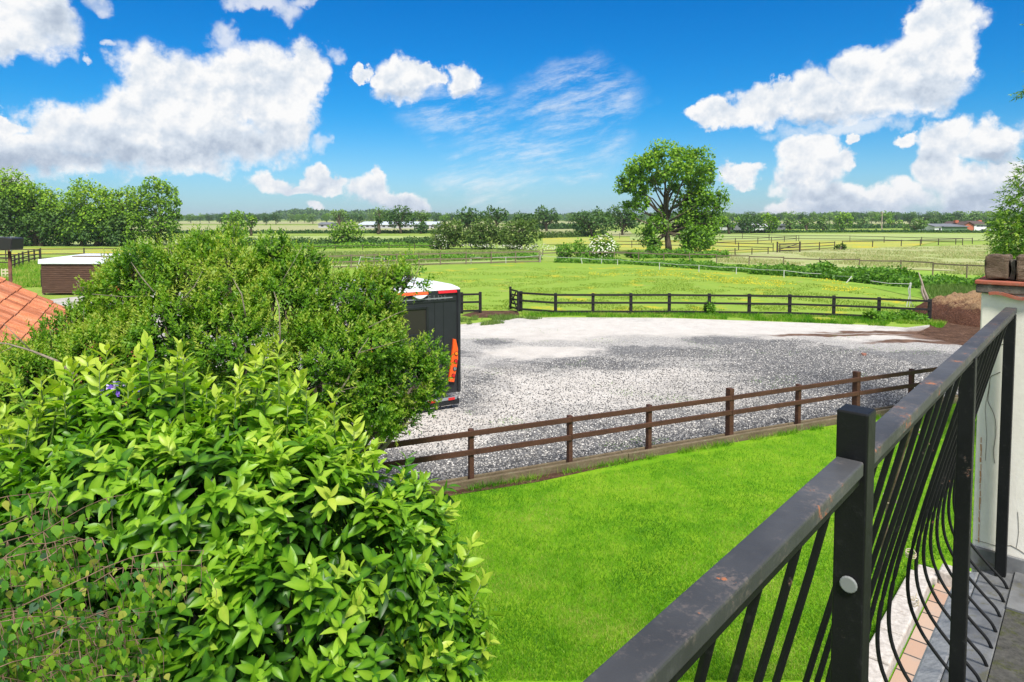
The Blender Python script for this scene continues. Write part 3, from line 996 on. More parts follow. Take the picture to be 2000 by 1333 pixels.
# ------------------------------------------------------------------ shed, lamp and tiled roof on the left
b0 = G(83, 577)
sh = thing('timber_shed', 'brown horizontally boarded timber shed with white sheet roof beside the wood', 'shed', b0)
def S(px, py, dy=0):
    return A(px, py, b0.y + dy) - b0
xr = S(205, 577).x
M_boards = pbr('brown_boards', lambda N: ((lambda p: (N.mix(N.sstep(N.noise(3, 6, .75, N.v('MULTIPLY', p, (1, 1, 6))), .55, .75, 0, .6), N.ramp(N.noise(8, 4, .6, N.v('MULTIPLY', p, (.3, 1, 6))), [(.3, (.05, .026, .018)), (.7, (.12, .065, .045))]), (.22, .15, .11)), .85))(N.obj())), spec=.2)
M_sheet = pbr('white_sheet', lambda N: N.ramp(N.noise(2.5, 5, .7, N.v('MULTIPLY', N.obj(), (.4, 1, 1))), [(.3, (.62, .66, .72)), (.7, (.80, .82, .85))]), rough=.4)
w = MB().box(0, xr, 0, 3.1, .12, 1.75)
w.build('wall', M_boards, sh)
nb = 14
for i in range(nb):
    z0 = .12 + i * (1.63 / nb)
    MB().prism([(-.035, z0), (-.012, z0 + 1.63 / nb - .01), (-.002, z0 + 1.63 / nb - .01), (-.002, z0)], (-.01, 0, 0), (0, 1, 0), (0, 0, 1), (xr + .02, 0, 0)).build('weatherboard', M_boards, sh)
rf = MB().hexa([(-.12, -.12, 1.74), (xr + .1, -.12, 1.74), (xr + .1, 3.3, 1.98), (-.12, 3.3, 1.98), (-.10, -.12, 2.00), (xr + .1, -.12, 1.98), (xr + .05, 3.3, 2.12), (.35, 3.3, 2.14)]).build('roof', M_sheet, sh, bevel=.02)
MB().box(.9, 3.2, 1.2, 1.6, 2.02, 2.11).build('roof_plank', M_oldwood, rf)
MB().box(-.22, -.04, .2, 1.0, .45, 1.42).build('open_door', M_blackwood, sh, bevel=.01)
for x in (0.0, xr - .1, xr * .5):
    MB().box(x, x + .1, .0, .1, 0, .12).build('foot', M_oldwood, sh)
rb = tag(MB().tube([G(209, 575) + Vector((0, .8, 0)), G(209, 575) + Vector((0, .8, .9)), G(209, 575) + Vector((0, .8, 1.75)), G(209, 575) + Vector((0, .8, 1.95))], [.34, .36, .37, .25], 14).build('plastic_barrel', pbr('red_plastic', col=(.45, .05, .04), rough=.4), None, bevel=.02), 'faded red drum half hidden by leaves at the end of the timber shed', 'drum')

M_rust = pbr('rusty_steel', lambda N: (N.ramp(N.noise(12, 6, .7, N.obj()), [(.3, (.06, .025, .015)), (.7, (.19, .075, .04))]), .8))
M_blackmetal = pbr('black_metal', col=(.018, .018, .019), rough=.45)
YL = 16.0
lb = Vector((A(21, 556, YL).x, YL, 0))
lp = thing('floodlight', 'black floodlight on a rusty brown pole behind the tiled roof', 'lamp', lb)
hz = A(21, 491, YL).z
MB().tube([(0, 0, 0), (0, 0, hz)], [.045, .038], 10).build('pole', M_rust, lp, smooth=True)
MB().tube([(0, 0, hz), (0, 0, hz + .07)], .06, 10).build('bracket', M_chrome, lp)
pr = [(-.42, .04), (-.30, -.01), (-.02, -.10), (.20, -.09), (.23, .19), (-.02, .22), (-.22, .21), (-.42, .09)]
hd = MB().prism(pr, (0, -.22, hz + .13), (1, 0, 0), (0, 0, 1), (0, .42, 0)).build('lamp_head', M_blackmetal, lp, bevel=.02)
for x in (-.16, .1):
    MB().box(x, x + .07, -.1, -.03, hz + .34, hz + .36).build('clip', M_chrome, hd)

# tiled outbuilding: eave/course direction dc, fall direction df
PA_ = A(0, 547, 14.6)
azc = math.radians(-30.5)
dc = Vector((math.sin(azc), math.cos(azc), 0))
dfh = Vector((math.cos(azc), -math.sin(azc), 0))
sl = math.radians(33)
df = dfh * math.cos(sl) - Vector((0, 0, math.sin(sl)))
nr = dc.cross(df).normalized()
nr = nr if nr.z > 0 else -nr
ob_ = thing('outbuilding', 'low outbuilding with an orange clay pantile roof behind the bushes', 'building', (0, 0, 0))
def tile_fn(N):
    p = N.pos()
    a = N.noise(3.2, 5, .7, p)
    b = N.noise(40, 4, .7, p)
    st_ = N.noise(1.0, 4, .7, N.add('ShaderNodeCombineXYZ', None, X=N.m('MULTIPLY', N.v('DOT_PRODUCT', p, tuple(dc)), 9.0), Y=N.m('MULTIPLY', N.v('DOT_PRODUCT', p, tuple(df)), 1.6)).outputs[0])
    a = N.m('ADD', N.m('MULTIPLY', a, .35), N.m('MULTIPLY', st_, .65))
    c = N.ramp(N.m('ADD', N.m('MULTIPLY', a, .7), N.m('MULTIPLY', b, .3)), [(.34, (.26, .08, .04)), (.45, (.46, .16, .075)), (.54, (.56, .22, .12)), (.66, (.60, .38, .25))])
    ri = N.add('ShaderNodeNewGeometry').outputs['Random Per Island']
    c = N.mix(1.0, c, N.ramp(ri, [(0, (.55, .50, .50)), (.5, (.92, .90, .90)), (1, (1.15, 1.12, 1.05))]), 'MULTIPLY')
    return N.mix(N.sstep(N.noise(7, 6, .8, N.v('ADD', p, (2, 2, 2))), .58, .70, 0, .7), c, (.16, .12, .08)), .85, N.bump(b, .4, .01)
M_tile = pbr('clay_tile', tile_fn, spec=.2)
verge = PA_ - df * 3.0       # top of the far verge (ridge end)
GA, TW = .34, .28
me_v, me_f = [], []
NR, NC, SEG = 19, 26, 6
rt = random.Random(2)
for r in range(NR):
    for c_ in range(NC):
        jj = rt.uniform(-.008, .008)
        jh = rt.uniform(0, .012)
        base = len(me_v)
        for e in (0, 1):
            for sgm in range(SEG + 1):
                u = sgm / SEG
                hgt = .055 * math.sin(math.pi * min(1, u / .62)) ** .8 if u < .62 else -.012 * math.sin(math.pi * (u - .62) / .38)
                p = verge - dc * (c_ * TW + u * TW) + df * ((r + e * 1.08) * GA + jj) + nr * (hgt + (.028 + jh if e else 0.0))
                me_v.append(p)
        for sgm in range(SEG + 1):
            me_v.append(me_v[base + SEG + 1 + sgm] - nr * .03)
        n1 = SEG + 1
        for sgm in range(SEG):
            me_f.append((base + sgm, base + sgm + 1, base + n1 + sgm + 1, base + n1 + sgm))
            me_f.append((base + n1 + sgm, base + n1 + sgm + 1, base + 2 * n1 + sgm + 1, base + 2 * n1 + sgm))
rfo = MB().poly(me_v, me_f).build('roof', M_tile, ob_, smooth=False)
e0, e1 = verge + df * (NR * GA), verge - dc * (NC * TW) + df * (NR * GA)
MB().hexa([verge - nr * .12, verge - dc * 7.8 - nr * .12, verge - dc * 7.8 + df * 6.3 - nr * .12, verge + df * 6.3 - nr * .12,
           verge - nr * .02, verge - dc * 7.8 - nr * .02, verge - dc * 7.8 + df * 6.3 - nr * .02, verge + df * 6.3 - nr * .02]).build('roof_deck', M_darkoldwood, ob_)
M_brick = pbr('old_brick', lambda N: (N.ramp(N.noise(6, 5, .7, N.pos()), [(.3, (.18, .07, .05)), (.7, (.34, .15, .10))]), .9))
wl_a = verge + df * 5.9 - dc * .15
wl_b = verge - dc * 7.6 + df * 5.9
wl_c = wl_b - dfh * 5.5
wl_d = wl_a - dfh * 5.5
bt = [Vector((p.x, p.y, 0)) for p in (wl_a, wl_b, wl_c, wl_d)]
tz = [wl_a.z - .16, wl_b.z - .16, wl_a.z - .16, wl_a.z - .16]
MB().hexa(bt + [Vector((p.x, p.y, z)) for p, z in zip(bt, tz)]).build('wall', M_brick, ob_)

# cream pallet gate and stub post at the far left
g = G(3, 545)
cg = thing('slatted_gate', 'small cream painted slatted gate by the pen at the lamp post', 'gate', g, .15)
for z in (.12, .34, .56):
    MB().box(0, .55, -.015, .015, z, z + .10).build('slat', M_cream, cg)
for x in (.0, .24, .48):
    MB().box(x, x + .08, -.04, -.017, 0, .72).build('stile', M_cream, cg)

# ------------------------------------------------------------------ balcony rail frame
RD = Vector((.6715, .741, 0)).normalized()
RN = Vector((-RD.y, RD.x, 0))
RB = RN * .295


def R(t, o_, z):
    p = RB + RD * t + RN * o_
    return Vector((p.x, p.y, z))


ZR = 3.91          # top of hand rail
ZF = 2.735         # balcony floor
def iron_fn(rust):
    def fn(N):
        p = N.obj()
        a = N.noise(9, 6, .75, p)
        b = N.noise(45, 5, .7, p)
        c = N.ramp(N.noise(4, 4, .6, p), [(.3, (.004, .0045, .005)), (.7, (.009, .0095, .0105))] if not rust else [(.3, (.03, .0305, .032)), (.7, (.075, .0765, .08))])
        c = N.mix(N.sstep(b, .56, .75, 0, .35 if rust else .12), c, (.10, .10, .10))
        m = N.m('MULTIPLY', N.sstep(a, .60 if rust else .66, .63 if rust else .70), N.sstep(b, .44, .54))
        c = N.mix(N.m('MULTIPLY', m, .85), c, (.36, .125, .05))
        halo = N.m('MULTIPLY', N.sstep(a, .50 if rust else .62, .60 if rust else .70, 0, .5), N.sstep(N.noise(120, 4, .7, p), .45, .55))
        c = N.mix(halo, c, (.16, .13, .115))
        return c, N.m('ADD', N.m('MULTIPLY', m, .45), N.m('ADD', .42, N.m('MULTIPLY', b, .22))), N.bump(N.m('ADD', b, m), .25, .003)
    return fn


M_rail = pbr('painted_rail', iron_fn(True), spec=.35)
M_iron = pbr('black_iron', iron_fn(False), spec=.22)
br = thing('balcony_railing', 'black rusting iron railing with bellied bars beside the white pillar', 'railing', R(1.175, 0, ZF))
ro = R(1.175, 0, ZF)


def RL(t, o_, z):
    return R(t, o_, z) - ro


T1, T2, T3 = 1.172, 2.38, 3.545
for t, w, zt in ((T1, .048, 3.985), (T2, .040, ZR - .028), (T3, .040, ZR - .028), (-.45, .058, 3.985)):
    MB().bar(RL(t, 0, ZF - .02), RL(t, 0, zt), w, w, up=RD).build('post', M_iron, br, bevel=.003)
MB().bar(RL(-.42, 0, ZR - .0125), RL(T1 - .03, 0, ZR - .0125), .041, .024).build('handrail', M_rail, br, bevel=.003)
MB().bar(RL(T1 + .03, 0, ZR - .0125), RL(T3 + .022, 0, ZR - .0125), .041, .024).build('handrail', M_rail, br, bevel=.003)
MB().bar(RL(-.42, 0, ZR - .033), RL(T1 - .03, 0, ZR - .033), .03, .012).build('under_rail', M_iron, br)
MB().bar(RL(T1 + .03, 0, ZR - .033), RL(T3 - .02, 0, ZR - .033), .03, .012).build('under_rail', M_iron, br)
BP = [(3.885, 0), (3.75, .03), (3.6, .066), (3.45, .102), (3.3, .136), (3.2, .155), (3.12, .166), (3.04, .167), (2.97, .153), (2.90, .118), (2.84, .068), (2.79, .018), (2.755, -.018), (2.722, -.034)]
# resample smooth
def bez(pts, n=3):
    out = []
    for i in range(len(pts) - 1):
        p0, p1, p2, p3 = pts[max(i - 1, 0)], pts[i], pts[i + 1], pts[min(i + 2, len(pts) - 1)]
        for k in range(n):
            t = k / n
            out.append(tuple(.5 * ((2 * b) + (-a + c) * t + (2 * a - 5 * b + 4 * c - d) * t * t + (-a + 3 * b - 3 * c + d) * t ** 3) for a, b, c, d in zip(p0, p1, p2, p3)))
    out.append(pts[-1])
    return out
BPs = bez(BP)
tb = []
for (a, b) in ((-.42, T1), (T1, T2), (T2, T3)):
    n = round((b - a) / .136)
    tb += [a + (b - a) * (k + 1) / (n) for k in range(n - 1)]
jr = random.Random(6)
for t in tb:
    j = jr.uniform(-.008, .008)
    MB().tube([RL(t + j * (1 if zz > 3.3 else .3), oo - .004, zz) for zz, oo in BPs], .0060, 8).build('baluster', M_iron, br, smooth=True)
# bolt cap on the post
c0 = RL(T1 - .025, -.002, 3.70)
n = 16
MB().prism([(.0135 * math.cos(k * 6.2832 / n), .0135 * math.sin(k * 6.2832 / n)) for k in range(n)], c0, RN, (0, 0, 1), -RD * .006).build('bolt_cap', pbr('grey_plastic', col=(.20, .21, .21), rough=.6), br, bevel=.002)

# balcony deck, lead ledge, pillar
M_moss = pbr('mossy_slab', lambda N: (lambda p: (N.mix(N.sstep(N.noise(9, 7, .75, p), .45, .62), N.ramp(N.noise(30, 5, .7, p), [(.3, (.03, .03, .027)), (.7, (.09, .087, .078))]), N.ramp(N.noise(60, 4, .7, p), [(.3, (.02, .024, .007)), (.7, (.07, .078, .02))])), .9, N.bump(N.noise(40, 6, .7, p), .5, .006)))(N.pos()), spec=.3)
M_lead = pbr('lead_sheet', lambda N: (lambda p: (N.mix(N.sstep(N.noise(14, 7, .75, p), .52, .66, 0, .7), N.ramp(N.noise(5, 5, .65, p), [(.3, (.06, .062, .065)), (.7, (.20, .205, .21))]), (.09, .085, .04)), N.m('ADD', .35, N.m('MULTIPLY', N.noise(20, 4, .6, p), .3)), N.bump(N.noise(18, 5, .6, p), .3, .006)))(N.pos()), spec=.5)
M_leadw = pbr('pale_lead', lambda N: (lambda p: (N.ramp(N.m('ADD', N.m('MULTIPLY', N.noise(6, 6, .75, p), .5), N.m('MULTIPLY', N.noise(70, 4, .7, p), .5)), [(.35, (.13, .135, .14)), (.6, (.30, .305, .31))]), .5))(N.pos()), spec=.4)


def block(mb, t0, t1, o0_, o1_, z0, z1, dz=0.0):
    """box in rail space; dz lowers the outer (o1) edge"""
    c = [R(t0, o0_, z0), R(t1, o0_, z0), R(t1, o1_, z0), R(t0, o1_, z0), R(t0, o0_, z1), R(t1, o0_, z1), R(t1, o1_, z1 - dz), R(t0, o1_, z1 - dz)]
    return mb.hexa(c)


bd = thing('balcony', 'balcony deck with mossy slab and lead covered outer ledge under the railing', 'balcony', R(1.2, -.6, 0))
bo = R(1.2, -.6, 0)
block(MB(), -1.5, 3.22, -1.2, -.050, 2.5, ZF).build('floor_slab', M_moss, bd, off=bo)
block(MB(), 3.225, 3.598, -1.2, -.050, 2.5, ZF + .006).build('floor_slab', M_lead, bd, off=bo)
block(MB(), -1.5, 3.598, -.048, .075, 2.5, ZF - .006, .025).build('lead_ledge', M_lead, bd, off=bo, bevel=.006)
block(MB(), -1.5, 3.58, .076, .165, 2.48, ZF - .036, .045).build('lead_ledge', M_leadw, bd, off=bo, bevel=.012)
M_render = pbr('cream_render', lambda N: (lambda p: (N.mix(N.sstep(N.noise(2.2, 6, .7, N.v('MULTIPLY', p, (1, 1, .5))), .5, .75, 0, .5), N.ramp(N.noise(25, 5, .6, p), [(.3, (.74, .71, .63)), (.7, (.80, .775, .70))]), (.62, .58, .48)), .85, N.bump(N.noise(60, 5, .7, p), .25, .004)))(N.pos()), spec=.2)
block(MB(), -1.5, 3.58, -1.2, .05, 0, 2.49).build('wall', M_render, bd, off=bo)

pl = thing('rendered_pillar', 'cream rendered pillar capped with red tiles and old stone blocks', 'pillar', R(3.85, -.1, 0))
po = R(3.85, -.1, 0)
OP = .112
block(MB(), 3.60, 4.15, -.9, OP, 0, 3.965).build('shaft', M_render, pl, off=po, bevel=.006)
# lead upstand at its foot
block(MB(), 3.578, 3.598, -.9, OP + .004, ZF - .04, 2.80).build('flashing', M_lead, pl, off=po, bevel=.003)
# plaster cracks as thin grooves filled dark
M_crack = pbr('crack', col=(.16, .14, .11), rough=.95)
def face(px, py, t=3.5985):
    r = Vector(ray(px, py)); p0 = R(t, 0, 0)
    k = (p0 - Vector((0, 0, CAMZ))).dot(RD) / r.dot(RD)
    return Vector((0, 0, CAMZ)) + r * k
for pts, w_ in (([(1954, 727), (1941, 733), (1934, 738), (1932, 760), (1929, 783), (1937, 800), (1944, 820), (1945, 850), (1940, 880), (1943, 905)], .0014),
                ([(1934, 738), (1928, 775), (1924, 800), (1927, 850), (1924, 900)], .0009), ([(1905, 1055), (1930, 1062), (1955, 1068), (1975, 1066), (2003, 1083)], .0012),
                ([(1930, 668), (1945, 676), (1961, 672)], .0012), ([(1985, 1072), (1990, 1040), (1988, 1000)], .0008)):
    MB().tube([face(*p) - po for p in bez(pts, 2)], w_, 4).build('crack', M_crack, pl)
M_rstain = pbr('rust_streak', col=(.50, .27, .13), rough=.9)
rs = random.Random(4)
for i in range(16):
    y = 855 + i * 13
    a_ = face(1916 - i * .35 + rs.uniform(0, 1.5), y)
    b_ = face(1916 - i * .35 + rs.uniform(0, 1.5), y + rs.uniform(8, 13))
    MB().bar(a_ - po, b_ - po, rs.uniform(.002, .006), .003, up=RD).build('rust_streak', M_rstain, pl)
# red tile coping
M_redtile = pbr('red_tile', lambda N: (lambda p: (N.mix(N.sstep(N.noise(30, 6, .75, p), .52, .68, 0, .6), N.ramp(N.noise(12, 5, .7, p), [(.3, (.24, .065, .04)), (.7, (.40, .13, .085))]), (.20, .17, .14)), .85, N.bump(N.noise(50, 5, .7, p), .5, .005)))(N.pos()), spec=.2)
M_mortar = pbr('dark_mortar', lambda N: (lambda p: (N.ramp(N.m('ADD', N.m('MULTIPLY', N.noise(30, 6, .8, p), .6), N.m('MULTIPLY', N.noise(12, 3, .6, p), .4)), [(.35, (.05, .045, .04)), (.6, (.16, .14, .12)), (.72, (.45, .42, .38))]), .95, N.bump(N.noise(50, 5, .7, p), .8, .008)))(N.pos()), spec=.1)
M_stone = pbr('old_brown_stone', lambda N: (lambda p: (N.mix(N.sstep(N.noise(55, 5, .8, p), .62, .70, 0, .85), N.ramp(N.m('ADD', N.m('MULTIPLY', N.noise(25, 6, .75, N.v('MULTIPLY', p, (1, 1, 3))), .6), N.m('MULTIPLY', N.noise(8, 3, .6, p), .4)), [(.32, (.06, .04, .028)), (.5, (.15, .105, .075)), (.68, (.28, .21, .16))]), (.50, .47, .42)), .95, N.bump(N.noise(28, 7, .75, N.v('MULTIPLY', p, (1, 1, 2.5))), 1.0, .02)))(N.pos()), spec=.15)
ztile = face(1925, 553).z
block(MB(), 3.575, 4.2, -.92, OP + .024, ztile - .006, ztile + .012).build('coping_tile', M_redtile, pl, off=po, bevel=.004)
block(MB(), 3.583, 4.19, -.92, OP + .020, ztile - .045, ztile - .0065).build('mortar_bed', M_mortar, pl, off=po, bevel=.006)
# scalloped edge of the under tile
sc = []
for i in range(61):
    oo = OP - .03 - i * .012
    sc.append((oo, ztile - .050 + .009 * math.sin(i * .42 + .6)))
mbs = MB()
for (a1, z1_), (a2, z2_) in zip(sc[:-1], sc[1:]):
    mbs.bar(R(3.580, a1, z1_) - po, R(3.580, a2, z2_) - po, .022, .013)
mbs.build('under_tile', M_redtile, pl)


def rough_block(c0_, c1_, z0, z1, name, mat, seed, amp=.004):
    """stone block between rail-space corners, subdivided and worn"""
    me = bpy.data.meshes.new(name)
    import bmesh
    bm = bmesh.new()
    bmesh.ops.create_cube(bm, size=1)
    bmesh.ops.subdivide_edges(bm, edges=bm.edges[:], cuts=12, use_grid_fill=True)
    for v in bm.verts:
        u = [v.co.x, v.co.y, v.co.z]
        # round the arrises
        k = Vector(u)
        m = sorted([abs(x) for x in u])
        edge = max(0, m[1] - .42) / .08
        k *= 1 - .035 * edge
        p = R(c0_[0] + (c1_[0] - c0_[0]) * (k.x + .5), c0_[1] + (c1_[1] - c0_[1]) * (k.y + .5), z0 + (z1 - z0) * (k.z + .5)) - po
        p += Vector((mnoise.noise(p * 22 + Vector((seed, 0, 0))), mnoise.noise(p * 22 + Vector((0, seed, 0))), mnoise.noise(p * 22 + Vector((0, 0, seed))))) * amp * 1.6
        p += Vector((0, 0, 1)) * mnoise.noise(p * 60) * amp * .5
        v.co = p
    bm.to_mesh(me)
    bm.free()
    return meshobj(name, me, pl, mat)


zs0, zs1 = ztile + .018, face(1930, 499, 3.61).z
rough_block((3.61, OP - .094), (3.78, OP - .008), zs0, zs1, 'stone_block', M_stone, 1)
rough_block((3.63, OP - .118), (3.77, OP - .097), zs0 - .002, zs1 - .022, 'mortar_joint', M_mortar, 2)
rough_block((3.61, OP - .215), (3.78, OP - .120), zs0, zs1 + .001, 'stone_block', M_stone, 3)
rough_block((3.63, OP - .238), (3.77, OP - .218), zs0 - .002, zs1 - .02, 'mortar_joint', M_mortar, 4)
rough_block((3.61, OP - .335), (3.78, OP - .241), zs0, zs1, 'stone_block', M_stone, 5)

# dead climber stem tied to the bars with twine
M_stem = pbr('dead_stem', lambda N: (N.ramp(N.noise(40, 5, .7, N.pos()), [(.3, (.14, .09, .055)), (.7, (.36, .27, .19))]), .9), spec=.1)
M_twine = pbr('twine', col=(.42, .36, .25), rough=.95)
def onrail(px, py, off=.0):
    """pixel to a point on the vertical surface through the rail line shifted outwards by off"""
    r = Vector(ray(px, py)); p0 = R(0, off, 0)
    k = (p0 - Vector((0, 0, CAMZ))).dot(RN) / r.dot(RN)
    return Vector((0, 0, CAMZ)) + r * k
st = thing('climber_stem', 'dry brown climber stem trained up the railing bars', 'stem', onrail(1722, 1110, .16))
so_ = onrail(1722, 1110, .16)
MB().tube([onrail(x, y, o2) - so_ for x, y, o2 in ((1717, 1150, .17), (1722, 1090, .155), (1730, 1030, .135), (1737, 985, .12), (1748, 930, .10), (1762, 880, .075), (1778, 835, .05), (1792, 800, .03), (1800, 778, .02), (1808, 765, .015))], [.004, .005, .006, .0075, .0075, .0075, .007, .006, .005, .003], 7).build('stem', M_stem, st, smooth=True)
MB().tube([onrail(x, y, o2) - so_ for x, y, o2 in ((1780, 832, .05), (1790, 845, .05), (1805, 858, .045), (1815, 868, .04))], .002, 5).build('twig', M_stem, st)
for k, (px, py, o2) in enumerate(((1782, 832, .055), (1738, 973, .12), (1779, 1082, .17), (1784, 1176, .15))):
    c = onrail(px, py, o2)
    mb = MB()
    rr = random.Random(k)
    for q_ in range(3):
        pts = []
        for a_ in range(11):
            an = a_ / 10 * 2 * math.pi * .95
            pts.append(RD * (math.cos(an) * .016) + RN * (math.sin(an) * .016) + Vector((0, 0, (q_ - 1) * .006 + .004 * math.sin(an + rr.random() * 3))))
        mb.tube(pts, .0016, 5)
    mb.tube([RD * .016, RD * .03 + Vector((0, 0, -.005)), RD * .05 + Vector((0, 0, .008))], .0014, 4)
    tw = mb.build('twine_tie', M_twine, None)
    tw.location = c
    tag(tw, ['pale twine tie knotted round the bars just under the handrail', 'pale twine tie holding the dry stem halfway down the bars', 'pale twine tie wound round the bellied bars above the kerb', 'lowest pale twine tie on the bellied bars'][k], 'twine')

# patio below
def paver_fn(N):
    p = N.v('MULTIPLY', N.pos(), (1, 1, 0))
    # rotate into rail space
    u = N.v('DOT_PRODUCT', p, tuple(RD))
    v = N.v('DOT_PRODUCT', p, tuple(RN))
    cb = N.add('ShaderNodeCombineXYZ', None, X=v, Y=u).outputs[0]
    b = N.add('ShaderNodeTexBrick', {'offset': .5}, Vector=cb, Scale=1.0, Color1=(.38, .24, .17), Color2=(.42, .31, .24), Mortar=(.06, .055, .05))
    b.inputs['Mortar Size'].default_value = .012
    b.inputs['Brick Width'].default_value = .46
    b.inputs['Row Height'].default_value = .30
    a = N.noise(5, 6, .7, p)
    return N.mix(N.sstep(a, .5, .75, 0, .5), b.outputs[0], (.30, .27, .24)), .85, N.bump(b.outputs['Fac'], -.4, .01)
M_paver = pbr('patio_paving', paver_fn, spec=.25)
M_kerb = pbr('pale_stone', lambda N: (lambda p: (N.mix(N.sstep(N.noise(4, 6, .8, p), .55, .7, 0, .6), N.ramp(N.noise(14, 6, .75, p), [(.3, (.30, .27, .24)), (.65, (.55, .51, .47))]), (.26, .19, .13)), .9, N.bump(N.noise(40, 5, .7, p), .5, .01)))(N.pos()), spec=.2)
def rsp(p):
    q = Vector((p[0], p[1], 0)) - RB
    return q.dot(RD), q.dot(RN)
tk0, ok0 = rsp(G(1827, 1127, .14)); tk1, ok1 = rsp(G(1730, 1325, .14))
oi = (ok0 + ok1) / 2
sheet('patio', [R(-1.5, -.2, 0), R(tk0 + .25, -.2, 0), R(tk0 + .25, oi, 0), R(-1.5, oi, 0)], .03, M_paver)
kr = thing('stone_kerb', 'pale weathered stone kerb between the lawn and the patio', 'kerb', R(tk0, oi, 0))
ko = R(tk0, oi, 0)
tt = tk0
kr_r = random.Random(5)
while tt > 2.6:
    ln = kr_r.uniform(.55, .8)
    block(MB(), tt - ln + .012, tt, oi + .02, oi + .25 + kr_r.uniform(-.01, .01), -.05, .14 + kr_r.uniform(-.008, .008)).build('kerb_block', M_kerb, kr, off=ko, bevel=.018)
    tt -= ln
block(MB(), tk0 + .08, tk0 + .32, oi - .62, oi - .02, -.05, .19).build('kerb_block', M_kerb, kr, off=ko, bevel=.02)
block(MB(), tk0 + .05, tk0 + .30, oi - .01, oi + .22, -.05, .10).build('kerb_block', M_kerb, kr, off=ko, bevel=.02)

# broken piece of brick lying on the gravel
bk = G(1688, 695)
rbk = MB()
rr = random.Random(12)
for k in range(3):
    q_ = bk + Vector((rr.uniform(-.12, .12), rr.uniform(-.12, .12), .04))
    dv = Vector((rr.uniform(-1, 1), rr.uniform(-1, 1), rr.uniform(-.15, .15))).normalized()
    rbk.bar(q_ - dv * .06, q_ + dv * .06, .075, .05)
tag(rbk.build('brick_rubble', M_redb0 if False else M_brick, None, bevel=.008), 'small broken lump of red brick lying on the grey gravel', 'rubble')

# ------------------------------------------------------------------ leaf materials
G_DK, G_MD, G_LT, G_TIP = (.022, .060, .008), (.055, .135, .012), (.11, .23, .018), (.22, .33, .035)
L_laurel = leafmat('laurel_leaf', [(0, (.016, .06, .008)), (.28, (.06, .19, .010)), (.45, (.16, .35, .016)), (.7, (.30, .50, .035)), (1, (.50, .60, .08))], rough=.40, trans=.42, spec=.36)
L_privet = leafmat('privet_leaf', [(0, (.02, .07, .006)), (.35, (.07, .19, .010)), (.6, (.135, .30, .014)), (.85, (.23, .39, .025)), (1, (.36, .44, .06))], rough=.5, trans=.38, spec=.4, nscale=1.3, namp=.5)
L_birch = leafmat('birch_leaf', [(0, (0.070, 0.140, 0.077)), (.25, (0.049, 0.168, 0.028)), (.6, (0.112, 0.280, 0.021)), (.85, (0.238, 0.392, 0.028)), (1, (0.420, 0.420, 0.084))], rough=.45, trans=.35, spec=.4)
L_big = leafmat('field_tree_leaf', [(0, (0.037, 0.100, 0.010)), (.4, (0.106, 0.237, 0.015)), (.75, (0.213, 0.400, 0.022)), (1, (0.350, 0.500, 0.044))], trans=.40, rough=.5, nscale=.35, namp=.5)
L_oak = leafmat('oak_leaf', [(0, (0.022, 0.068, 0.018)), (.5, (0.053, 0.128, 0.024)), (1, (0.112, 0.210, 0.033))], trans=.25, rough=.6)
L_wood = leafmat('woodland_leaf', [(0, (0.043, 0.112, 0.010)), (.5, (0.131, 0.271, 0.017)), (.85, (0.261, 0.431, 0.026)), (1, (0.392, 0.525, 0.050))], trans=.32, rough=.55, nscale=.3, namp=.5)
L_thorn = leafmat('hawthorn_leaf', [(0, (0.031, 0.069, 0.012)), (.5, (0.081, 0.156, 0.023)), (1, (0.175, 0.250, 0.050))], trans=.3, rough=.6)
L_pale = leafmat('willow_leaf', [(0, (0.056, 0.126, 0.028)), (.5, (0.140, 0.252, 0.056)), (1, (0.252, 0.364, 0.112))], trans=.3, rough=.6)
L_con = leafmat('conifer_leaf', [(0, (0.022, 0.068, 0.012)), (.5, (0.075, 0.180, 0.018)), (.8, (0.195, 0.360, 0.030)), (1, (0.405, 0.525, 0.060))], trans=.3, rough=.5)
L_lush = leafmat('lush_leaf', [(0, (0.039, 0.130, 0.010)), (.5, (0.104, 0.260, 0.016)), (1, (0.234, 0.416, 0.039))], trans=.35, rough=.5)
L_grass = leafmat('grass_blade', [(0, (.03, .14, .004)), (.35, (.09, .27, .006)), (.65, (.18, .37, .014)), (1, (.40, .43, .10))], trans=.35, rough=.55, spec=.25, nscale=.85, namp=2.1)
L_tall = leafmat('tall_grass', [(0, (0.072, 0.156, 0.024)), (.5, (0.180, 0.276, 0.060)), (.8, (0.312, 0.348, 0.132)), (1, (0.480, 0.432, 0.240))], trans=.3, rough=.6, spec=.2)
L_pad = leafmat('paddock_blade', [(0, (.13, .24, .03)), (.5, (.20, .30, .035)), (1, (.32, .38, .08))], trans=.3, rough=.7, spec=.1)
L_white = leafmat('white_blossom', [(0, (.62, .62, .50)), (1, (.80, .80, .74))], trans=.2, rough=.7)
L_yellow = leafmat('buttercup_petal', [(0, (.55, .45, .02)), (1, (.75, .62, .03))], trans=.2, rough=.6)
M_bark = pbr('bark', lambda N: (lambda p: (N.ramp(N.noise(6, 6, .7, N.v('MULTIPLY', p, (1, 1, .25))), [(.3, (.045, .035, .026)), (.7, (.15, .12, .09))]), .9, N.bump(N.noise(14, 5, .7, N.v('MULTIPLY', p, (1, 1, .2))), .6, .05)))(N.obj()), spec=.1)
M_twig = pbr('grey_twig', lambda N: (N.ramp(N.noise(12, 5, .7, N.obj()), [(.3, (.12, .095, .07)), (.7, (.33, .28, .22))]), .85), spec=.15)
M_btwig = pbr('red_brown_twig', lambda N: (N.ramp(N.noise(30, 4, .7, N.obj()), [(.3, (.10, .055, .035)), (.7, (.26, .17, .12))]), .7), spec=.3)
M_gstem = pbr('green_stem', col=(.08, .14, .02), rough=.5)


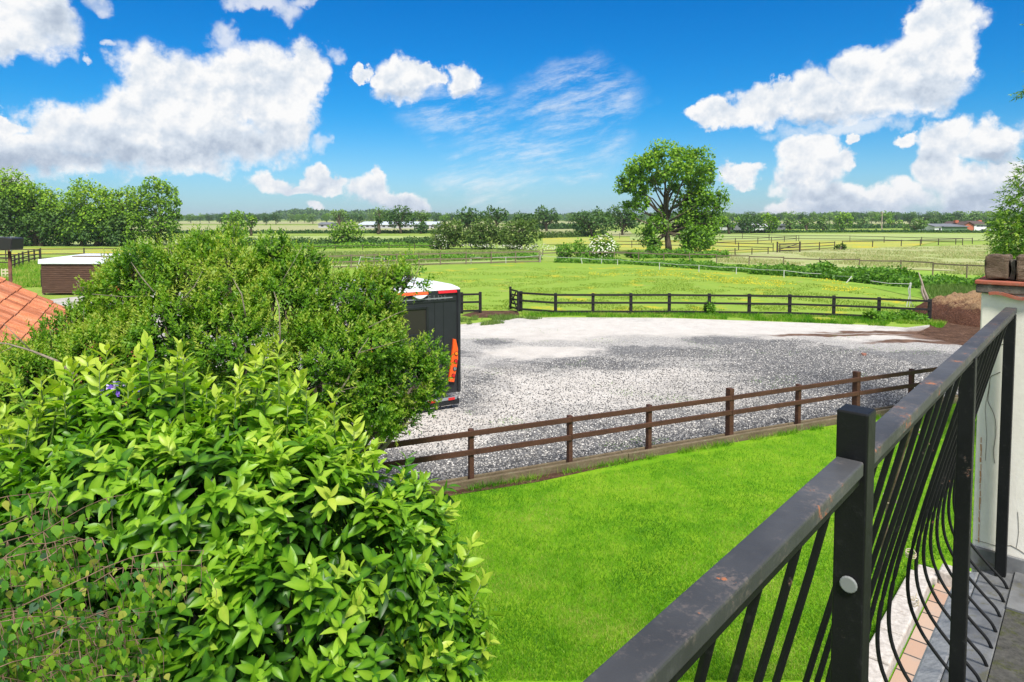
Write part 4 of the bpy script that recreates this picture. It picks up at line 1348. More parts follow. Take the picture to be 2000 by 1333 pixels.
def limbs(rng, mb, base, top, cl, r0, bend=.15, sides=6, share=1.0, minr=.25):
    """trunk from base to top and a curved limb to each clump; coordinates relative to base"""
    base, top = Vector(base), Vector(top)
    H = (top - base).length
    k = [base + (top - base) * f + Vector((rng.normal(0, H * .02), rng.normal(0, H * .02), 0)) * (f > 0) for f in (0, .2, .4, .6, .8, 1)]
    k[0] = base - Vector((0, 0, .1))
    rr = [r0 * x for x in (1.35, 1.0, .86, .72, .55, .28)]
    mb.tube(k, rr, sides + 2)
    for c, r in cl:
        if rng.random() > share:
            continue
        c = Vector(c)
        rad = r if not hasattr(r, '__len__') else r[0]
        f = min(.95, max(.35, (c.z - base.z) / max(H, .1) * rng.uniform(.35, .75)))
        i = int(f * 5)
        s = k[i].lerp(k[min(i + 1, 5)], f * 5 - i)
        d = c - s
        mid = s + d * .5 + Vector((rng.normal(0, .08), rng.normal(0, .08), rng.uniform(-.02, .16))) * d.length
        ra = r0 * (.42 * (1 - f) + .18)
        mb.tube([s, s.lerp(mid, .6), mid, c], [ra, ra * .75, ra * .55, ra * .22], sides)
        for q_ in range(3):
            e = c + Vector(tuple(sphere(rng, 1)[0])) * rad * rng.uniform(.5, .95)
            m2 = mid.lerp(c, rng.uniform(.2, .9))
            mb.tube([m2, m2.lerp(e, .5) + Vector((0, 0, rad * .08)), e], [ra * .30, ra * .2, ra * .07], 4)


def tree(name, label, cat, base, clumps, n, leaf, mat, trunk_r, seed, group=None, top=None, lo=.45, hi=1.02, zmin=None, tpl=T_RHW, share=1.0, trunk=True, up=.5, tbase=.5, bark=None, wid=1.0, ragged=.35):
    rng = np.random.default_rng(seed)
    base = Vector(base)
    root = thing(name, label, cat, base, group=group)
    cl = [(Vector(c) - base, r) for c, r in clumps]
    P, Nn, f = on_clumps(rng, cl, n, lo, hi, reject=.6, zmin=zmin)
    n = len(P)
    sz = max(c.z + (r if not hasattr(r, '__len__') else r[2]) for c, r in cl)
    fq = 9.0 / max(sz, .1)
    rg_ = np.array([mnoise.noise(Vector(tuple(p * fq))) + .6 * mnoise.noise(Vector(tuple(p * fq * 2.3))) for p in P])
    P = P + Nn * (rg_ * ragged * sz * .16)[:, None]
    D = unit(Nn * .7 + sphere(rng, n) * .9 + np.array([0, 0, -.15]))
    NN = unit(Nn * .6 + np.array([0, 0, up]) + sphere(rng, n) * .45)
    zz = P[:, 2]
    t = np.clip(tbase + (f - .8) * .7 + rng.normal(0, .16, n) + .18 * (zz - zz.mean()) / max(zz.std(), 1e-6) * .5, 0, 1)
    L = leaf * rng.uniform(.6, 1.25, n)
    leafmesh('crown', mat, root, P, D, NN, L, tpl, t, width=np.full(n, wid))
    if trunk:
        mb = MB()
        if top is None:
            zc = sum(c.z for c, r in cl) / len(cl)
            top = Vector((sum(c.x for c, r in cl) / len(cl), sum(c.y for c, r in cl) / len(cl), zc + .25 * (max(c.z for c, r in cl) - zc)))
        else:
            top = Vector(top) - base
        limbs(rng, mb, (0, 0, 0), top, cl, trunk_r, share=share)
        mb.build('trunk', bark or M_bark, root, smooth=True)
    return root


def pxc(rng, lst, Y, W=None, dep=.6):
    """pixel discs -> ellipsoid clumps near depth Y"""
    xs = [c[0] for c in lst]
    mid, half = (min(xs) + max(xs)) / 2, max(1, (max(xs) - min(xs)) / 2)
    out = []
    for c in lst:
        r = c[2] * Y / F
        lim = math.sqrt(max(0, 1 - ((c[0] - mid) / half) ** 2)) * half * Y / F * dep
        out.append((A(c[0], c[1], Y + rng.uniform(-1, 1) * lim), (r, r, r * (c[3] if len(c) > 3 else .85))))
    return out


def auto(rng, x0, x1, yt, yb, k=16, rs=.24, shape='dome'):
    """clump discs filling a crown outline"""
    cx_, w, h = (x0 + x1) / 2, (x1 - x0) / 2, (yb - yt) / 2
    cy_ = (yt + yb) / 2
    r = rs * min(w, h * 1.3) * 1.45
    out = []
    while len(out) < k:
        a, b = rng.uniform(-1, 1, 2)
        a = math.copysign(abs(a) ** .65, a)
        lim = 1.0
        if shape == 'bush':
            lim = math.sqrt(max(.02, 1 - max(0, -b) ** 2.2))
        if shape == 'cone':
            lim = .25 + .75 * (b + 1) / 2
        if shape == 'dome':
            lim = math.sqrt(max(0.02, 1 - max(0, -b) ** 2)) * (1 if b < .3 else 1 - .45 * (b - .3))
        if abs(a) > lim:
            continue
        rr = r * rng.uniform(.7, 1.3)
        out.append((cx_ + a * (w - rr * .62), cy_ + b * (h - rr * .6), rr))
    return out


def atree(label, x0, x1, yt, ybase, bottom, mat, seed, name='tree', cat='tree', bx_=None, leafpx=5.0, dens=4.2, k=16, rs=.26, tr=2.2, group=None, shape='dome', Y=None, **kw):
    """tree given by its outline; ybase is the row where it meets the ground"""
    rng = np.random.default_rng(seed)
    bxp = bx_ or (x0 + x1) / 2
    b = G(bxp, ybase) if Y is None else Vector((A(bxp, 430, Y).x, Y, 0))
    cl = pxc(rng, auto(rng, x0, x1, yt, bottom, k, rs, shape), b.y)
    n = int(dens * (x1 - x0) * (bottom - yt) * .8 / (leafpx ** 2 * .35))
    return tree(name, label, cat, b, cl, n, leafpx * b.y / F, mat, tr * b.y / F, seed, group=group, **kw)


# ------------------------------------------------------------------ trees of the middle distance
rng = np.random.default_rng(11)
Yb = 75.0
bigc = [(1240, 338, 22), (1222, 368, 15), (1226, 400, 11), (1262, 316, 22), (1290, 300, 19), (1318, 298, 17), (1330, 322, 22), (1362, 306, 17), (1382, 330, 17), (1290, 338, 20), (1252, 368, 18), (1275, 352, 16),
        (1350, 350, 24), (1378, 390, 22), (1408, 380, 9), (1402, 402, 12), (1345, 392, 25), (1318, 365, 14), (1375, 428, 26), (1342, 425, 26), (1392, 420, 14), (1356, 462, 26), (1378, 458, 18), (1362, 370, 16),
        (1280, 440, 17), (1264, 458, 15), (1276, 474, 14), (1376, 480, 11), (1296, 408, 10), (1268, 490, 9), (1390, 350, 9), (1262, 396, 11), (1216, 350, 9), (1352, 486, 12), (1290, 425, 12), (1238, 425, 6), (1398, 440, 11), (1340, 480, 9), (1240, 395, 12), (1370, 340, 12), (1310, 340, 12), (1345, 300, 10)]
bb = Vector((A(1307, 499, Yb).x, Yb, 0))
cl = pxc(rng, bigc, Yb, dep=.55)
tree('tree', 'large solitary field tree with a forked trunk and airy lime green crown', 'tree', bb, cl, 25000, .33, L_big, .36, 11, ragged=.6, top=A(1300, 375, Yb), lo=.35, hi=1.1, tbase=.55, up=.4)

OAKS = 'oaks and field trees along the far hedges'
atree('dark round topped oak beyond the thicket, the nearest to its left end', 889, 941, 405, 458, 446, L_oak, 21, group=OAKS, k=18)
atree('thin crowned tree with sky showing through just behind the thicket', 938, 996, 396, 458, 440, L_oak, 22, group=OAKS, dens=2.6, rs=.2, k=14)
atree('small dark oak top showing over the middle of the thicket', 1002, 1044, 413, 456, 445, L_oak, 23, group=OAKS, k=12)
atree('dark oak with a heavy crown beyond the right end of the thicket', 1043, 1093, 403, 452, 447, L_oak, 24, group=OAKS, k=18)
atree('broad low spreading dark oak standing behind the elder bush', 1115, 1201, 408, 463, 457, L_oak, 25, group=OAKS, k=24, leafpx=4.8)
atree('tall dense dark oak next to the big field tree', 1180, 1251, 392, 460, 452, L_oak, 26, group=OAKS, k=26, leafpx=4.8)
atree('big dark oak standing before the white glasshouses', 754, 812, 400, 457, 442, L_oak, 27, group=OAKS, k=20, leafpx=4.4, dens=3.6)
atree('slim ivy clad tree left of the oak by the glasshouses', 728, 756, 404, 457, 432, L_pale, 28, group=OAKS, dens=2.0, k=9, leafpx=4)
atree('ivy covered stump of the slim tree by the glasshouses', 732, 746, 424, 458, 456, L_oak, 29, name='ivy_bush', cat='ivy', k=7, leafpx=4, dens=5)
atree('flat topped ivy clad tree right of the oak by the glasshouses', 803, 842, 412, 456, 433, L_pale, 30, group=OAKS, dens=3.4, k=10, leafpx=4)
atree('dark ivy bush under the flat topped tree by the glasshouses', 808, 836, 432, 457, 456, L_oak, 31, name='ivy_bush', cat='ivy', k=9, leafpx=4, dens=5)
atree('bushy light green thorn tree on the ditch bank', 640, 706, 430, 480, 478, L_wood, 32, k=22, leafpx=4.6, dens=4, bx_=680, shape='bush')
atree('wispy pale tree rising behind the thorn tree on the bank', 644, 684, 406, 452, 432, L_pale, 33, group=OAKS, dens=2.0, k=9, leafpx=4)
atree('leafy mid green ash beyond the privet at the field corner', 432, 484, 408, 462, 461, L_wood, 34, group=OAKS, k=20, dens=4)
atree('small rounded tree right of the ash beyond the privet', 480, 500, 418, 461, 458, L_wood, 35, group=OAKS, k=8)
atree('light green oak nearest the big tree before the grey barns', 1402, 1446, 420, 457, 444, L_wood, 36, group=OAKS, k=12, leafpx=4.4)
atree('dark vase shaped tree between the grey barns', 1441, 1490, 415, 456, 453, L_oak, 37, group=OAKS, k=16, leafpx=4.4, shape='dome')
atree('green vase shaped tree right of the white barn wall', 1486, 1526, 417, 456, 452, L_wood, 38, group=OAKS, k=14, leafpx=4.4)
atree('small pale willow right of the grey barns', 1531, 1556, 425, 449, 447, L_pale, 39, group=OAKS, k=8, leafpx=4)
atree('round pale green tree on a bare trunk in the far hedge', 1560, 1592, 424, 454, 443, L_pale, 40, group=OAKS, k=10, leafpx=4)
atree('pointed pale green tree in the far row', 1594, 1622, 413, 450, 448, L_pale, 41, group=OAKS, shape='cone', k=12, leafpx=4)
atree('tall bright tree with a ragged top in the far row', 1624, 1666, 415, 449, 447, L_wood, 42, group=OAKS, k=14, leafpx=4)
atree('rounded grey green tree between the ragged tree and the pole', 1672, 1702, 424, 446, 445, L_pale, 43, group=OAKS, k=9, leafpx=4)
atree('light green rounded tree right of the pole in the far row', 1732, 1762, 427, 446, 445, L_wood, 44, group=OAKS, k=9, leafpx=4)
atree('broad grey green tree with a bright bush at its foot', 1762, 1814, 426, 453, 450, L_pale, 45, group=OAKS, k=15, leafpx=4)
atree('dark oak left of the farmhouse, the larger of the pair', 1810, 1842, 423, 447, 443, L_oak, 46, group=OAKS, k=11, leafpx=4)
atree('dark oak touching the green barn roof by the farmhouse', 1838, 1868, 421, 447, 443, L_oak, 47, group=OAKS, k=11, leafpx=4)
atree('dark rounded tree right of the farmhouse', 1924, 1962, 426, 447, 444, L_oak, 48, group=OAKS, k=11, leafpx=4)
atree('small green shrub growing against the far rail fence end', 1628, 1652, 474, 489, 488, L_thorn, 49, name='bush', cat='bush', k=7, leafpx=4, dens=5)

# hawthorn thicket and elder
TH = 'hawthorns of the thicket beyond the paddock'
atree('rounded olive hawthorn at the left end of the thicket', 839, 913, 430, 487, 485, L_thorn, 50, name='hawthorn', cat='bush', k=26, leafpx=4.6, dens=5.5, group=TH, shape='bush')
atree('darker hawthorn in the middle of the thicket', 905, 990, 428, 487, 485, L_thorn, 51, name='hawthorn', cat='bush', k=28, leafpx=4.6, dens=5.5, group=TH, shape='bush')
atree('tallest hawthorn at the right end of the thicket', 980, 1062, 426, 489, 487, L_thorn, 52, name='hawthorn', cat='bush', k=30, leafpx=4.6, dens=5.5, group=TH, shape='bush')
eb = atree('elder bush covered in flat white flower heads', 1144, 1206, 458, 508, 506, L_wood, 53, name='elder_bush', cat='bush', k=20, leafpx=4.5, dens=5, shape='bush')
rng = np.random.default_rng(5)
ce = A(1175, 482, G(1175, 508).y)
u = sphere(rng, 170)
u[:, 1] = -abs(u[:, 1])
P = u * np.array([1.7, 1.6, 1.25]) * rng.uniform(.85, 1.05, (170, 1)) + np.array([ce.x, ce.y, ce.z]) - np.array(list(eb.location))
leafmesh('blossom', L_white, eb, P, unit(np.cross(u, [0, 0, 1.0])), u + np.array([0, 0, .8]), rng.uniform(.10, .24, 170), T_RHW, rng.uniform(0, 1, 170), width=np.full(170, 1.4))
hb = atree('hawthorn in white blossom at the foot of the left thicket', 850, 872, 460, 488, 487, L_thorn, 54, name='hawthorn', cat='bush', k=8, leafpx=4, dens=4)
ce = A(860, 474, G(860, 488).y)
P = sphere(rng, 120) * np.array([.9, .8, 1.1]) + np.array([ce.x, ce.y - .5, ce.z]) - np.array(list(hb.location))
leafmesh('blossom', L_white, hb, P, sphere(rng, 120), sphere(rng, 120), rng.uniform(.08, .18, 120), T_RHW, rng.uniform(0, 1, 120))
atree('sprawling bramble mound left of the elder bush', 1086, 1152, 468, 512, 511, L_lush, 55, name='bramble_bush', cat='bush', k=20, leafpx=4.5, dens=5, trunk=False, shape='bush')
atree('low green bush around the big field tree trunk', 1262, 1300, 480, 503, 502, L_lush, 56, name='bush', cat='bush', k=10, leafpx=4.5, dens=4, trunk=False)

# woodland on the left
WD = 'trees of the wood on the left'
for i, (lab, x0, x1, yt, bot, m, sh_, dn) in enumerate([
        ('bright leafy tree at the left edge of the wood', -70, 62, 333, 420, L_wood, 'dome', 4),
        ('dark dense tree filling the left end of the wood', -120, 40, 360, 476, L_oak, 'dome', 5),
        ('pale leaved tree second from the left edge of the wood', 25, 112, 347, 455, L_wood, 'dome', 4),
        ('dark understorey tree behind the lamp post', 30, 130, 400, 478, L_oak, 'dome', 5),
        ('broad layered tree in the middle of the wood', 108, 215, 350, 474, L_wood, 'dome', 4.5),
        ('layered tree right of the middle of the wood', 190, 275, 352, 476, L_wood, 'dome', 4.2),
        ('dark low tree beneath the layered trees of the wood', 120, 260, 410, 479, L_oak, 'dome', 5)]):
    atree(lab, x0, x1, yt, 481, bot, m, 60 + i, group=WD, k=44, rs=.21, leafpx=5.2, dens=dn * 1.5, shape='bush', tr=5, ragged=.7, tbase=.60)
cl_air = [(300, 358, 14), (284, 372, 14), (318, 365, 15), (335, 378, 14), (275, 395, 15), (300, 388, 15), (322, 395, 14), (345, 395, 10), (290, 412, 16), (325, 418, 16), (344, 415, 10), (275, 432, 16),
          (305, 438, 18), (335, 440, 14), (350, 425, 6), (285, 455, 18), (320, 460, 18), (345, 458, 12)]
b = G(308, 480)
tree('tree', 'airy tree with several bare stems at the right end of the wood', 'tree', b, pxc(np.random.default_rng(70), cl_air, b.y, dep=.5), 5200, .40, L_wood, .32, 70, group=WD, lo=.5)

# distant trees: a few shapes, copied
FG = 'distant trees along the horizon'
protos = []
for s, m in enumerate((L_oak, L_wood, L_pale, L_oak, L_wood)):
    rg = np.random.default_rng(200 + s)
    cl = [(Vector((rg.uniform(-.33, .33), rg.uniform(-.33, .33), rg.uniform(.35, .82))), (rg.uniform(.14, .24),) * 3) for _ in range(13)]
    protos.append((cl, m))
far_proto = {}
frand = random.Random(9)
fl_ = [('far tree on the horizon behind the privet and the left fields', 350, 640), ('far tree on the horizon between glasshouses and thicket', 640, 1110), ('far tree in the band behind the grey barns', 1385, 1700), ('far tree in the band between pole and farmhouse', 1700, 2100)]
for lab, xa, xb in fl_:
    x = xa
    while x < xb:
        Yd = frand.uniform(330, 620)
        hpx = frand.uniform(9, 14) * (1.25 if xa >= 1380 else 1.0)
        ht = hpx * Yd / F + 4.3 * 0
        k_ = frand.randrange(5)
        px_ = x + frand.uniform(-4, 4)
        x += frand.uniform(8, 17) if xa >= 1380 else frand.uniform(11, 26)
        bpos = Vector((A(px_, 430, Yd).x, Yd, 0))
        H_ = 4.3 + ht * .75
        kw = ('dark green', 'bright green', 'pale green', 'dark green', 'bright green')[k_]
        grp = kw + ' ' + FG + (' left' if xa < 640 else ' middle' if xa < 1300 else ' by the barns' if xa < 1700 else ' by the farmhouse')
        if k_ not in far_proto:
            cl, m = protos[k_]
            o = tree('tree', lab, 'tree', (0, 0, 0), cl, 950, .085, m, .03, 300 + k_, group=grp, tbase=.45)
            far_proto[k_] = o
        else:
            o = copy_tree(far_proto[k_])
        o['label'] = kw + ' ' + lab
        o['group'] = grp
        o.location = bpos
        o.rotation_euler = (0, 0, frand.uniform(0, 6))
        o.scale = (H_ * frand.uniform(.9, 1.25),) * 2 + (H_,)

# far-off wooded rise: one mass
rg = np.random.default_rng(77)
n = 30000
pxs = rg.uniform(300, 1200, n)
Yd = rg.uniform(900, 1250, n)
env = 9.0 + 4.0 * np.sin(pxs * .011 + 1) + 2.0 * np.sin(pxs * .045) + 1.2 * np.sin(pxs * .21)
env = np.where((pxs > 540) & (pxs < 860), env + 2.5, env * .75)
hh = env * Yd / F * 1.0 * rg.uniform(0, 1, n) ** .6 + 2
P = np.stack([(pxs - 1000) / F * Yd, Yd, hh], 1)
leafmesh('far_woodland', L_oak, None, P, sphere(rg, n), sphere(rg, n) + np.array([0, -.5, 1]), rg.uniform(2.5, 5.5, n), T_RHW, rg.uniform(.1, .9, n))
tag(bpy.data.objects['far_woodland'], 'long dark line of woodland along the horizon', 'woodland', kind='stuff')
pxs = rg.uniform(1100, 2300, n)
Yd = rg.uniform(650, 1100, n)
env = 8.0 + 3.0 * np.sin(pxs * .019 + 1) + 2.0 * np.sin(pxs * .055) + 1.4 * np.sin(pxs * .17)
hh = env * Yd / F * rg.uniform(0, 1, n) ** .6 + 2
P = np.stack([(pxs - 1000) / F * Yd, Yd, hh], 1)
o = leafmesh('far_woodland', L_oak, None, P, sphere(rg, n), sphere(rg, n) + np.array([0, -.5, 1]), rg.uniform(2.0, 4.5, n), T_RHW, rg.uniform(.1, 1, n))
tag(o, 'far woodland edge behind the barns and farmhouse', 'woodland', kind='stuff')


def hedge(label, pts, H_, Wd, n, leaf, mat, seed, name='hedge', cat='hedge', t0=.4, lumpy=.25):
    rg = np.random.default_rng(seed)
    p = [G(*q) for q in pts]
    o0 = p[0]
    seg = [(p[i], p[i + 1]) for i in range(len(p) - 1)]
    ln = np.array([(b - a).length for a, b in seg])
    k = rg.choice(len(seg), size=n, p=ln / ln.sum())
    f = rg.uniform(0, 1, n)
    a_ = np.array([list(s[0]) for s in seg])[k]
    b_ = np.array([list(s[1]) for s in seg])[k]
    d_ = unit(b_ - a_)
    base = a_ + (b_ - a_) * f[:, None]
    side = np.stack([-d_[:, 1], d_[:, 0], 0 * f], 1)
    an = rg.uniform(0, math.pi, n)
    s_ = (base * d_).sum(1)
    hv = H_ * (1 + lumpy * (np.sin(s_ * .7 + seed) * .5 + np.sin(s_ * 2.3) * .35 + rg.normal(0, .12, n)))
    P = base + side * (np.cos(an) * Wd / 2)[:, None] + np.stack([0 * f, 0 * f, np.sin(an) ** .6 * hv * rg.uniform(.3, 1, n)], 1) - np.array(list(o0))
    nn = side * np.cos(an)[:, None] + np.stack([0 * f, 0 * f, np.sin(an)], 1)
    root = thing(name, label, cat, o0)
    leafmesh('foliage', mat, root, P, unit(nn * .4 + sphere(rg, n)), nn + sphere(rg, n) * .4, leaf * rg.uniform(.6, 1.3, n), T_RHW, np.clip(t0 + rg.normal(0, .2, n), 0, 1))
    mb = MB()
    for q_ in range(0, 24):
        i = rg.integers(n)
        x, y = base[i][0] - o0.x, base[i][1] - o0.y
        mb.tube([(x, y, -.05), (x, y, H_ * .7)], Wd * .03, 4)
    mb.build('stem', M_bark, root)
    return root


hedge('low dark hedge along the far edge of the pale field on the left', [(330, 457), (600, 456.5), (880, 456)], .8, 1.6, 7000, .5, L_oak, 81)
hedge('dark ditch side hedge beneath the pale field, left of the thicket', [(420, 480), (700, 480), (850, 479)], 1.15, 2.2, 11000, .28, L_oak, 82, t0=.5)
hedge('long low hedge crossing behind the grey barns and trees', [(1380, 456), (1650, 454.5), (1960, 455.5), (2200, 456)], .62, 1.4, 9000, .5, L_oak, 83)
hedge('second faint hedge line before the far trees', [(1540, 448), (1800, 446), (1960, 447)], 1.5, 2.4, 5000, .8, L_oak, 84)
hedge('hedge behind the elder bush in front of the far meadow', [(1060, 466), (1130, 463), (1180, 460)], 1.2, 1.6, 3000, .4, L_thorn, 85)
hedge('far hedge before the horizon fields behind the oaks', [(1040, 449), (1140, 448)], 1.8, 2, 2500, .8, L_oak, 86)
hedge('belt of nettles and docks along the far paddock bank', [(1480, 533), (1620, 541), (1760, 556), (1960, 572)], .75, 3.6, 16000, .22, L_lush, 87, name='nettle_bed', cat='nettles', t0=.42, lumpy=.5)
hedge('rank green weeds on the bank before the elder bush', [(1090, 512), (1250, 516), (1480, 532)], .45, 2.4, 9000, .2, L_lush, 88, name='weed_bank', cat='weeds', t0=.5, lumpy=.6)
hedge('strip of docks and nettles behind the far paddock fence', [(600, 517), (860, 509), (1050, 506)], .5, 3.2, 8000, .22, L_lush, 89, name='weed_bank', cat='weeds', t0=.5, lumpy=.6)
hedge('bright green reeds at the left foot of the thorn tree bank', [(560, 486), (760, 484), (850, 484)], .6, 2.5, 5000, .3, L_lush, 90, name='weed_bank', cat='weeds', t0=.7, lumpy=.5)
hedge('dock leaves crowding the right end of the black fence', [(1700, 627), (1760, 625), (1812, 630)], .42, .9, 3200, .14, L_lush, 91, name='dock_clump', cat='weeds', t0=.55, lumpy=.6)
hedge('bushy weed growing at a post in the middle of the black fence', [(1380, 615), (1392, 615)], .55, .5, 700, .13, L_lush, 92, name='dock_clump', cat='weeds', t0=.5, lumpy=.3)
hedge('green weeds at the foot of the big field tree', [(1230, 504), (1320, 503), (1420, 504)], .8, 2.6, 5000, .26, L_lush, 93, name='weed_bank', cat='weeds', t0=.5, lumpy=.5)


# ------------------------------------------------------------------ loose grass (stuff)
def in_poly(x, y, poly):
    c = np.zeros(len(x), bool)
    j = len(poly) - 1
    for i in range(len(poly)):
        xi, yi = poly[i][:2]
        xj, yj = poly[j][:2]
        m = ((yi > y) != (yj > y)) & (x < (xj - xi) * (y - yi) / (yj - yi + 1e-12) + xi)
        c ^= m
        j = i
    return c


def blades(name, label, polypx, n, h, w, mat, seed, tm=.45, ts=.2, lean=.5, patch=None, cat='grass', z=.01, tpl=T_BLADE, avoid=None):
    """blades spread in a ground polygon, denser towards the near side"""
    rg = np.random.default_rng(seed)
    xs = [p[0] for p in polypx]
    ys = [p[1] for p in polypx]
    px_ = rg.uniform(min(xs), max(xs), n * 3)
    py_ = rg.uniform(min(ys), max(ys), n * 3)
    k = in_poly(px_, py_, polypx)
    px_, py_ = px_[k][:n], py_[k][:n]
    u_ = (px_ - 1000) / F
    v_ = (PPY - py_) / F
    c, s = math.cos(PITCH), math.sin(PITCH)
    rz = -s + v_ * c
    t = -CAMZ / rz
    P = np.stack([u_ * t, (c + v_ * s) * t, np.full(len(t), z)], 1)
    if patch:
        f1 = np.array([mnoise.fractal(Vector((a * patch[0], b * patch[0], seed)), 1.0, 2.0, 3) for a, b in P[:, :2]])
        P = P[f1 > patch[1]]
    m = len(P)
    D = unit(np.stack([rg.normal(0, lean, m), rg.normal(0, lean, m), np.ones(m)], 1))
    H_ = h * rg.uniform(.5, 1.3, m)
    o = leafmesh(name, mat, None, P, D, sphere(rg, m), H_, tpl, np.clip(rg.normal(tm, ts, m), 0, 1), width=np.full(m, w / (h * .1)))
    return tag(o, label, cat, kind='stuff')


lawn_px = [(780, 985), (1000, 952), (1200, 922), (1450, 872), (1660, 830), (1900, 785), (1990, 800), (1990, 1120), (1830, 1095), (1700, 1333), (700, 1333)]
blades('lawn_grass', 'short bright green mown lawn grass', lawn_px, 260000, .045, .0055, L_grass, 101, tm=.50, ts=.2, lean=.55)
# longer tufts along the boards
for sgn, nn_ in ((-1, 9000),):
    rg = np.random.default_rng(103)
    tt_ = rg.uniform(-2, 14, nn_)
    cl_ = np.sin(tt_ * 3.1) + np.sin(tt_ * 7.7 + 1) + rg.normal(0, .6, nn_)
    tt_ = tt_[cl_ > -.2]
    offs = -.17 - abs(rg.normal(0, .06, len(tt_)))
    P = np.array([list(fpt(a, b, .01)) for a, b in zip(tt_, offs)])
    m = len(P)
    o = leafmesh('edge_grass', L_grass, None, P, unit(np.stack([rg.normal(0, .5, m), rg.normal(0, .5, m), np.ones(m)], 1)), sphere(rg, m), rg.uniform(.05, .15, m), T_BLADE, np.clip(rg.normal(.55, .2, m), 0, 1), width=np.full(m, .7))
    tag(o, 'longer grass left along the edging boards of the near fence', 'grass', kind='stuff')
blades('verge_grass', 'rough grass growing under the black fence', [(1010, 612), (1400, 613), (1700, 622), (1850, 632), (1840, 642), (1760, 640), (1500, 628), (1300, 621), (1030, 621)], 26000, .16, .02, L_grass, 104, tm=.55, patch=(.6, -.25))
blades('verge_grass', 'rough grass tufts beside the muddy gateway', [(895, 622), (1000, 618), (1020, 622), (1060, 624), (960, 636), (900, 640)], 7000, .16, .02, L_tall, 105, tm=.3, patch=(.8, .0))
blades('paddock_grass', 'grazed paddock grass with longer tufts', [(640, 545), (1000, 522), (1300, 530), (1600, 556), (1790, 590), (1800, 610), (1000, 606), (700, 606)], 60000, .07, .04, L_pad, 106, tm=.5, ts=.25, patch=(.35, -.05))
blades('meadow_grass', 'tall seeding grass in the rough field', [(1400, 500), (1640, 488), (1920, 480), (2000, 480), (2000, 545), (1920, 540), (1600, 522), (1400, 514)], 40000, .22, .06, L_tall, 107, tm=.85, patch=(.12, -.12))
blades('meadow_grass', 'long green grass in the strip beyond the far paddock fence', [(600, 520), (620, 494), (1050, 490), (1050, 506), (830, 514)], 30000, .28, .08, L_tall, 108, tm=.55)
blades('verge_grass', 'long soft grass behind the muck heap', [(1800, 572), (1990, 560), (1990, 600), (1830, 600)], 26000, .5, .035, L_tall, 109, tm=.25)
blades('cow_parsley', 'white cow parsley froth below the thicket', [(900, 484), (1060, 487), (1110, 500), (1060, 503), (900, 492)], 700, .12, .014, L_white, 110, z=.75, tpl=T_RHW, cat='wildflowers', lean=3)
blades('buttercups', 'yellow buttercups scattered over the paddock', [(1150, 524), (1280, 524), (1500, 538), (1620, 548), (1700, 566), (1650, 575), (1400, 556), (1150, 540)], 7000, .06, .008, L_yellow, 111, z=.12, tpl=T_RHW, cat='wildflowers', lean=3, patch=(.3, .05))
blades('yard_grass', 'grass beside the timber shed and the left pens', [(-50, 565), (-50, 515), (80, 512), (300, 510), (300, 560), (82, 562)], 30000, .3, .05, L_grass, 112, tm=.7)
# weeds on the gravel
blades('yard_weeds', 'small green weeds sprouting in the gravel', [(900, 640), (1800, 650), (1850, 690), (1500, 840), (1000, 930), (900, 900)], 26000, .045, .014, L_lush, 113, tm=.5, lean=1.2, patch=(.55, .36))


# stones on the gravel nearest the fence
rg = np.random.default_rng(120)
def stones(name, label, n, mat_cols, seed, tmin, tmax, omin, omax, smin, smax):
    rg = np.random.default_rng(seed)
    t_ = rg.uniform(tmin, tmax, n)
    o_ = omin + (omax - omin) * rg.uniform(0, 1, n) ** 1.6
    P = np.stack([FP0.x + FD.x * t_ - .399 * o_, FP0.y + FD.y * t_ + .917 * o_, np.full(n, .02)], 1)
    oct_v = np.array([[1, 0, 0], [0, 1, 0], [-1, 0, 0], [0, -1, 0], [.1, .1, .75], [0, 0, -.5], [.7, .6, .35], [-.6, .7, .4], [-.7, -.5, .35], [.6, -.7, .4]], float)
    fcs = [(0, 6, 4), (6, 1, 4), (1, 7, 4), (7, 2, 4), (2, 8, 4), (8, 3, 4), (3, 9, 4), (9, 0, 4), (0, 1, 6), (1, 2, 7), (2, 3, 8), (3, 0, 9)]
    s_ = rg.uniform(smin, smax, n)
    return leafmesh(name, mat_cols, None, P, sphere(rg, n) * np.array([1, 1, .15]), np.tile([0, 0, 1.0], (n, 1)) + rg.normal(0, .25, (n, 3)), s_, (oct_v, fcs), rg.uniform(0, 1, n), width=rg.uniform(.6, 1.1, n))
M_stn = leafmat('loose_stone', [(0, (.05, .05, .052)), (.48, (.13, .13, .135)), (.56, (.28, .27, .26)), (.8, (.46, .445, .42)), (1, (.70, .68, .65))], trans=0, rough=.8, spec=.2)
o = stones('loose_gravel', '', 60000, M_stn, 121, -4, 15, .12, 7.5, .009, .021)
tag(o, 'loose grey and white stones over the near gravel', 'gravel', kind='stuff')


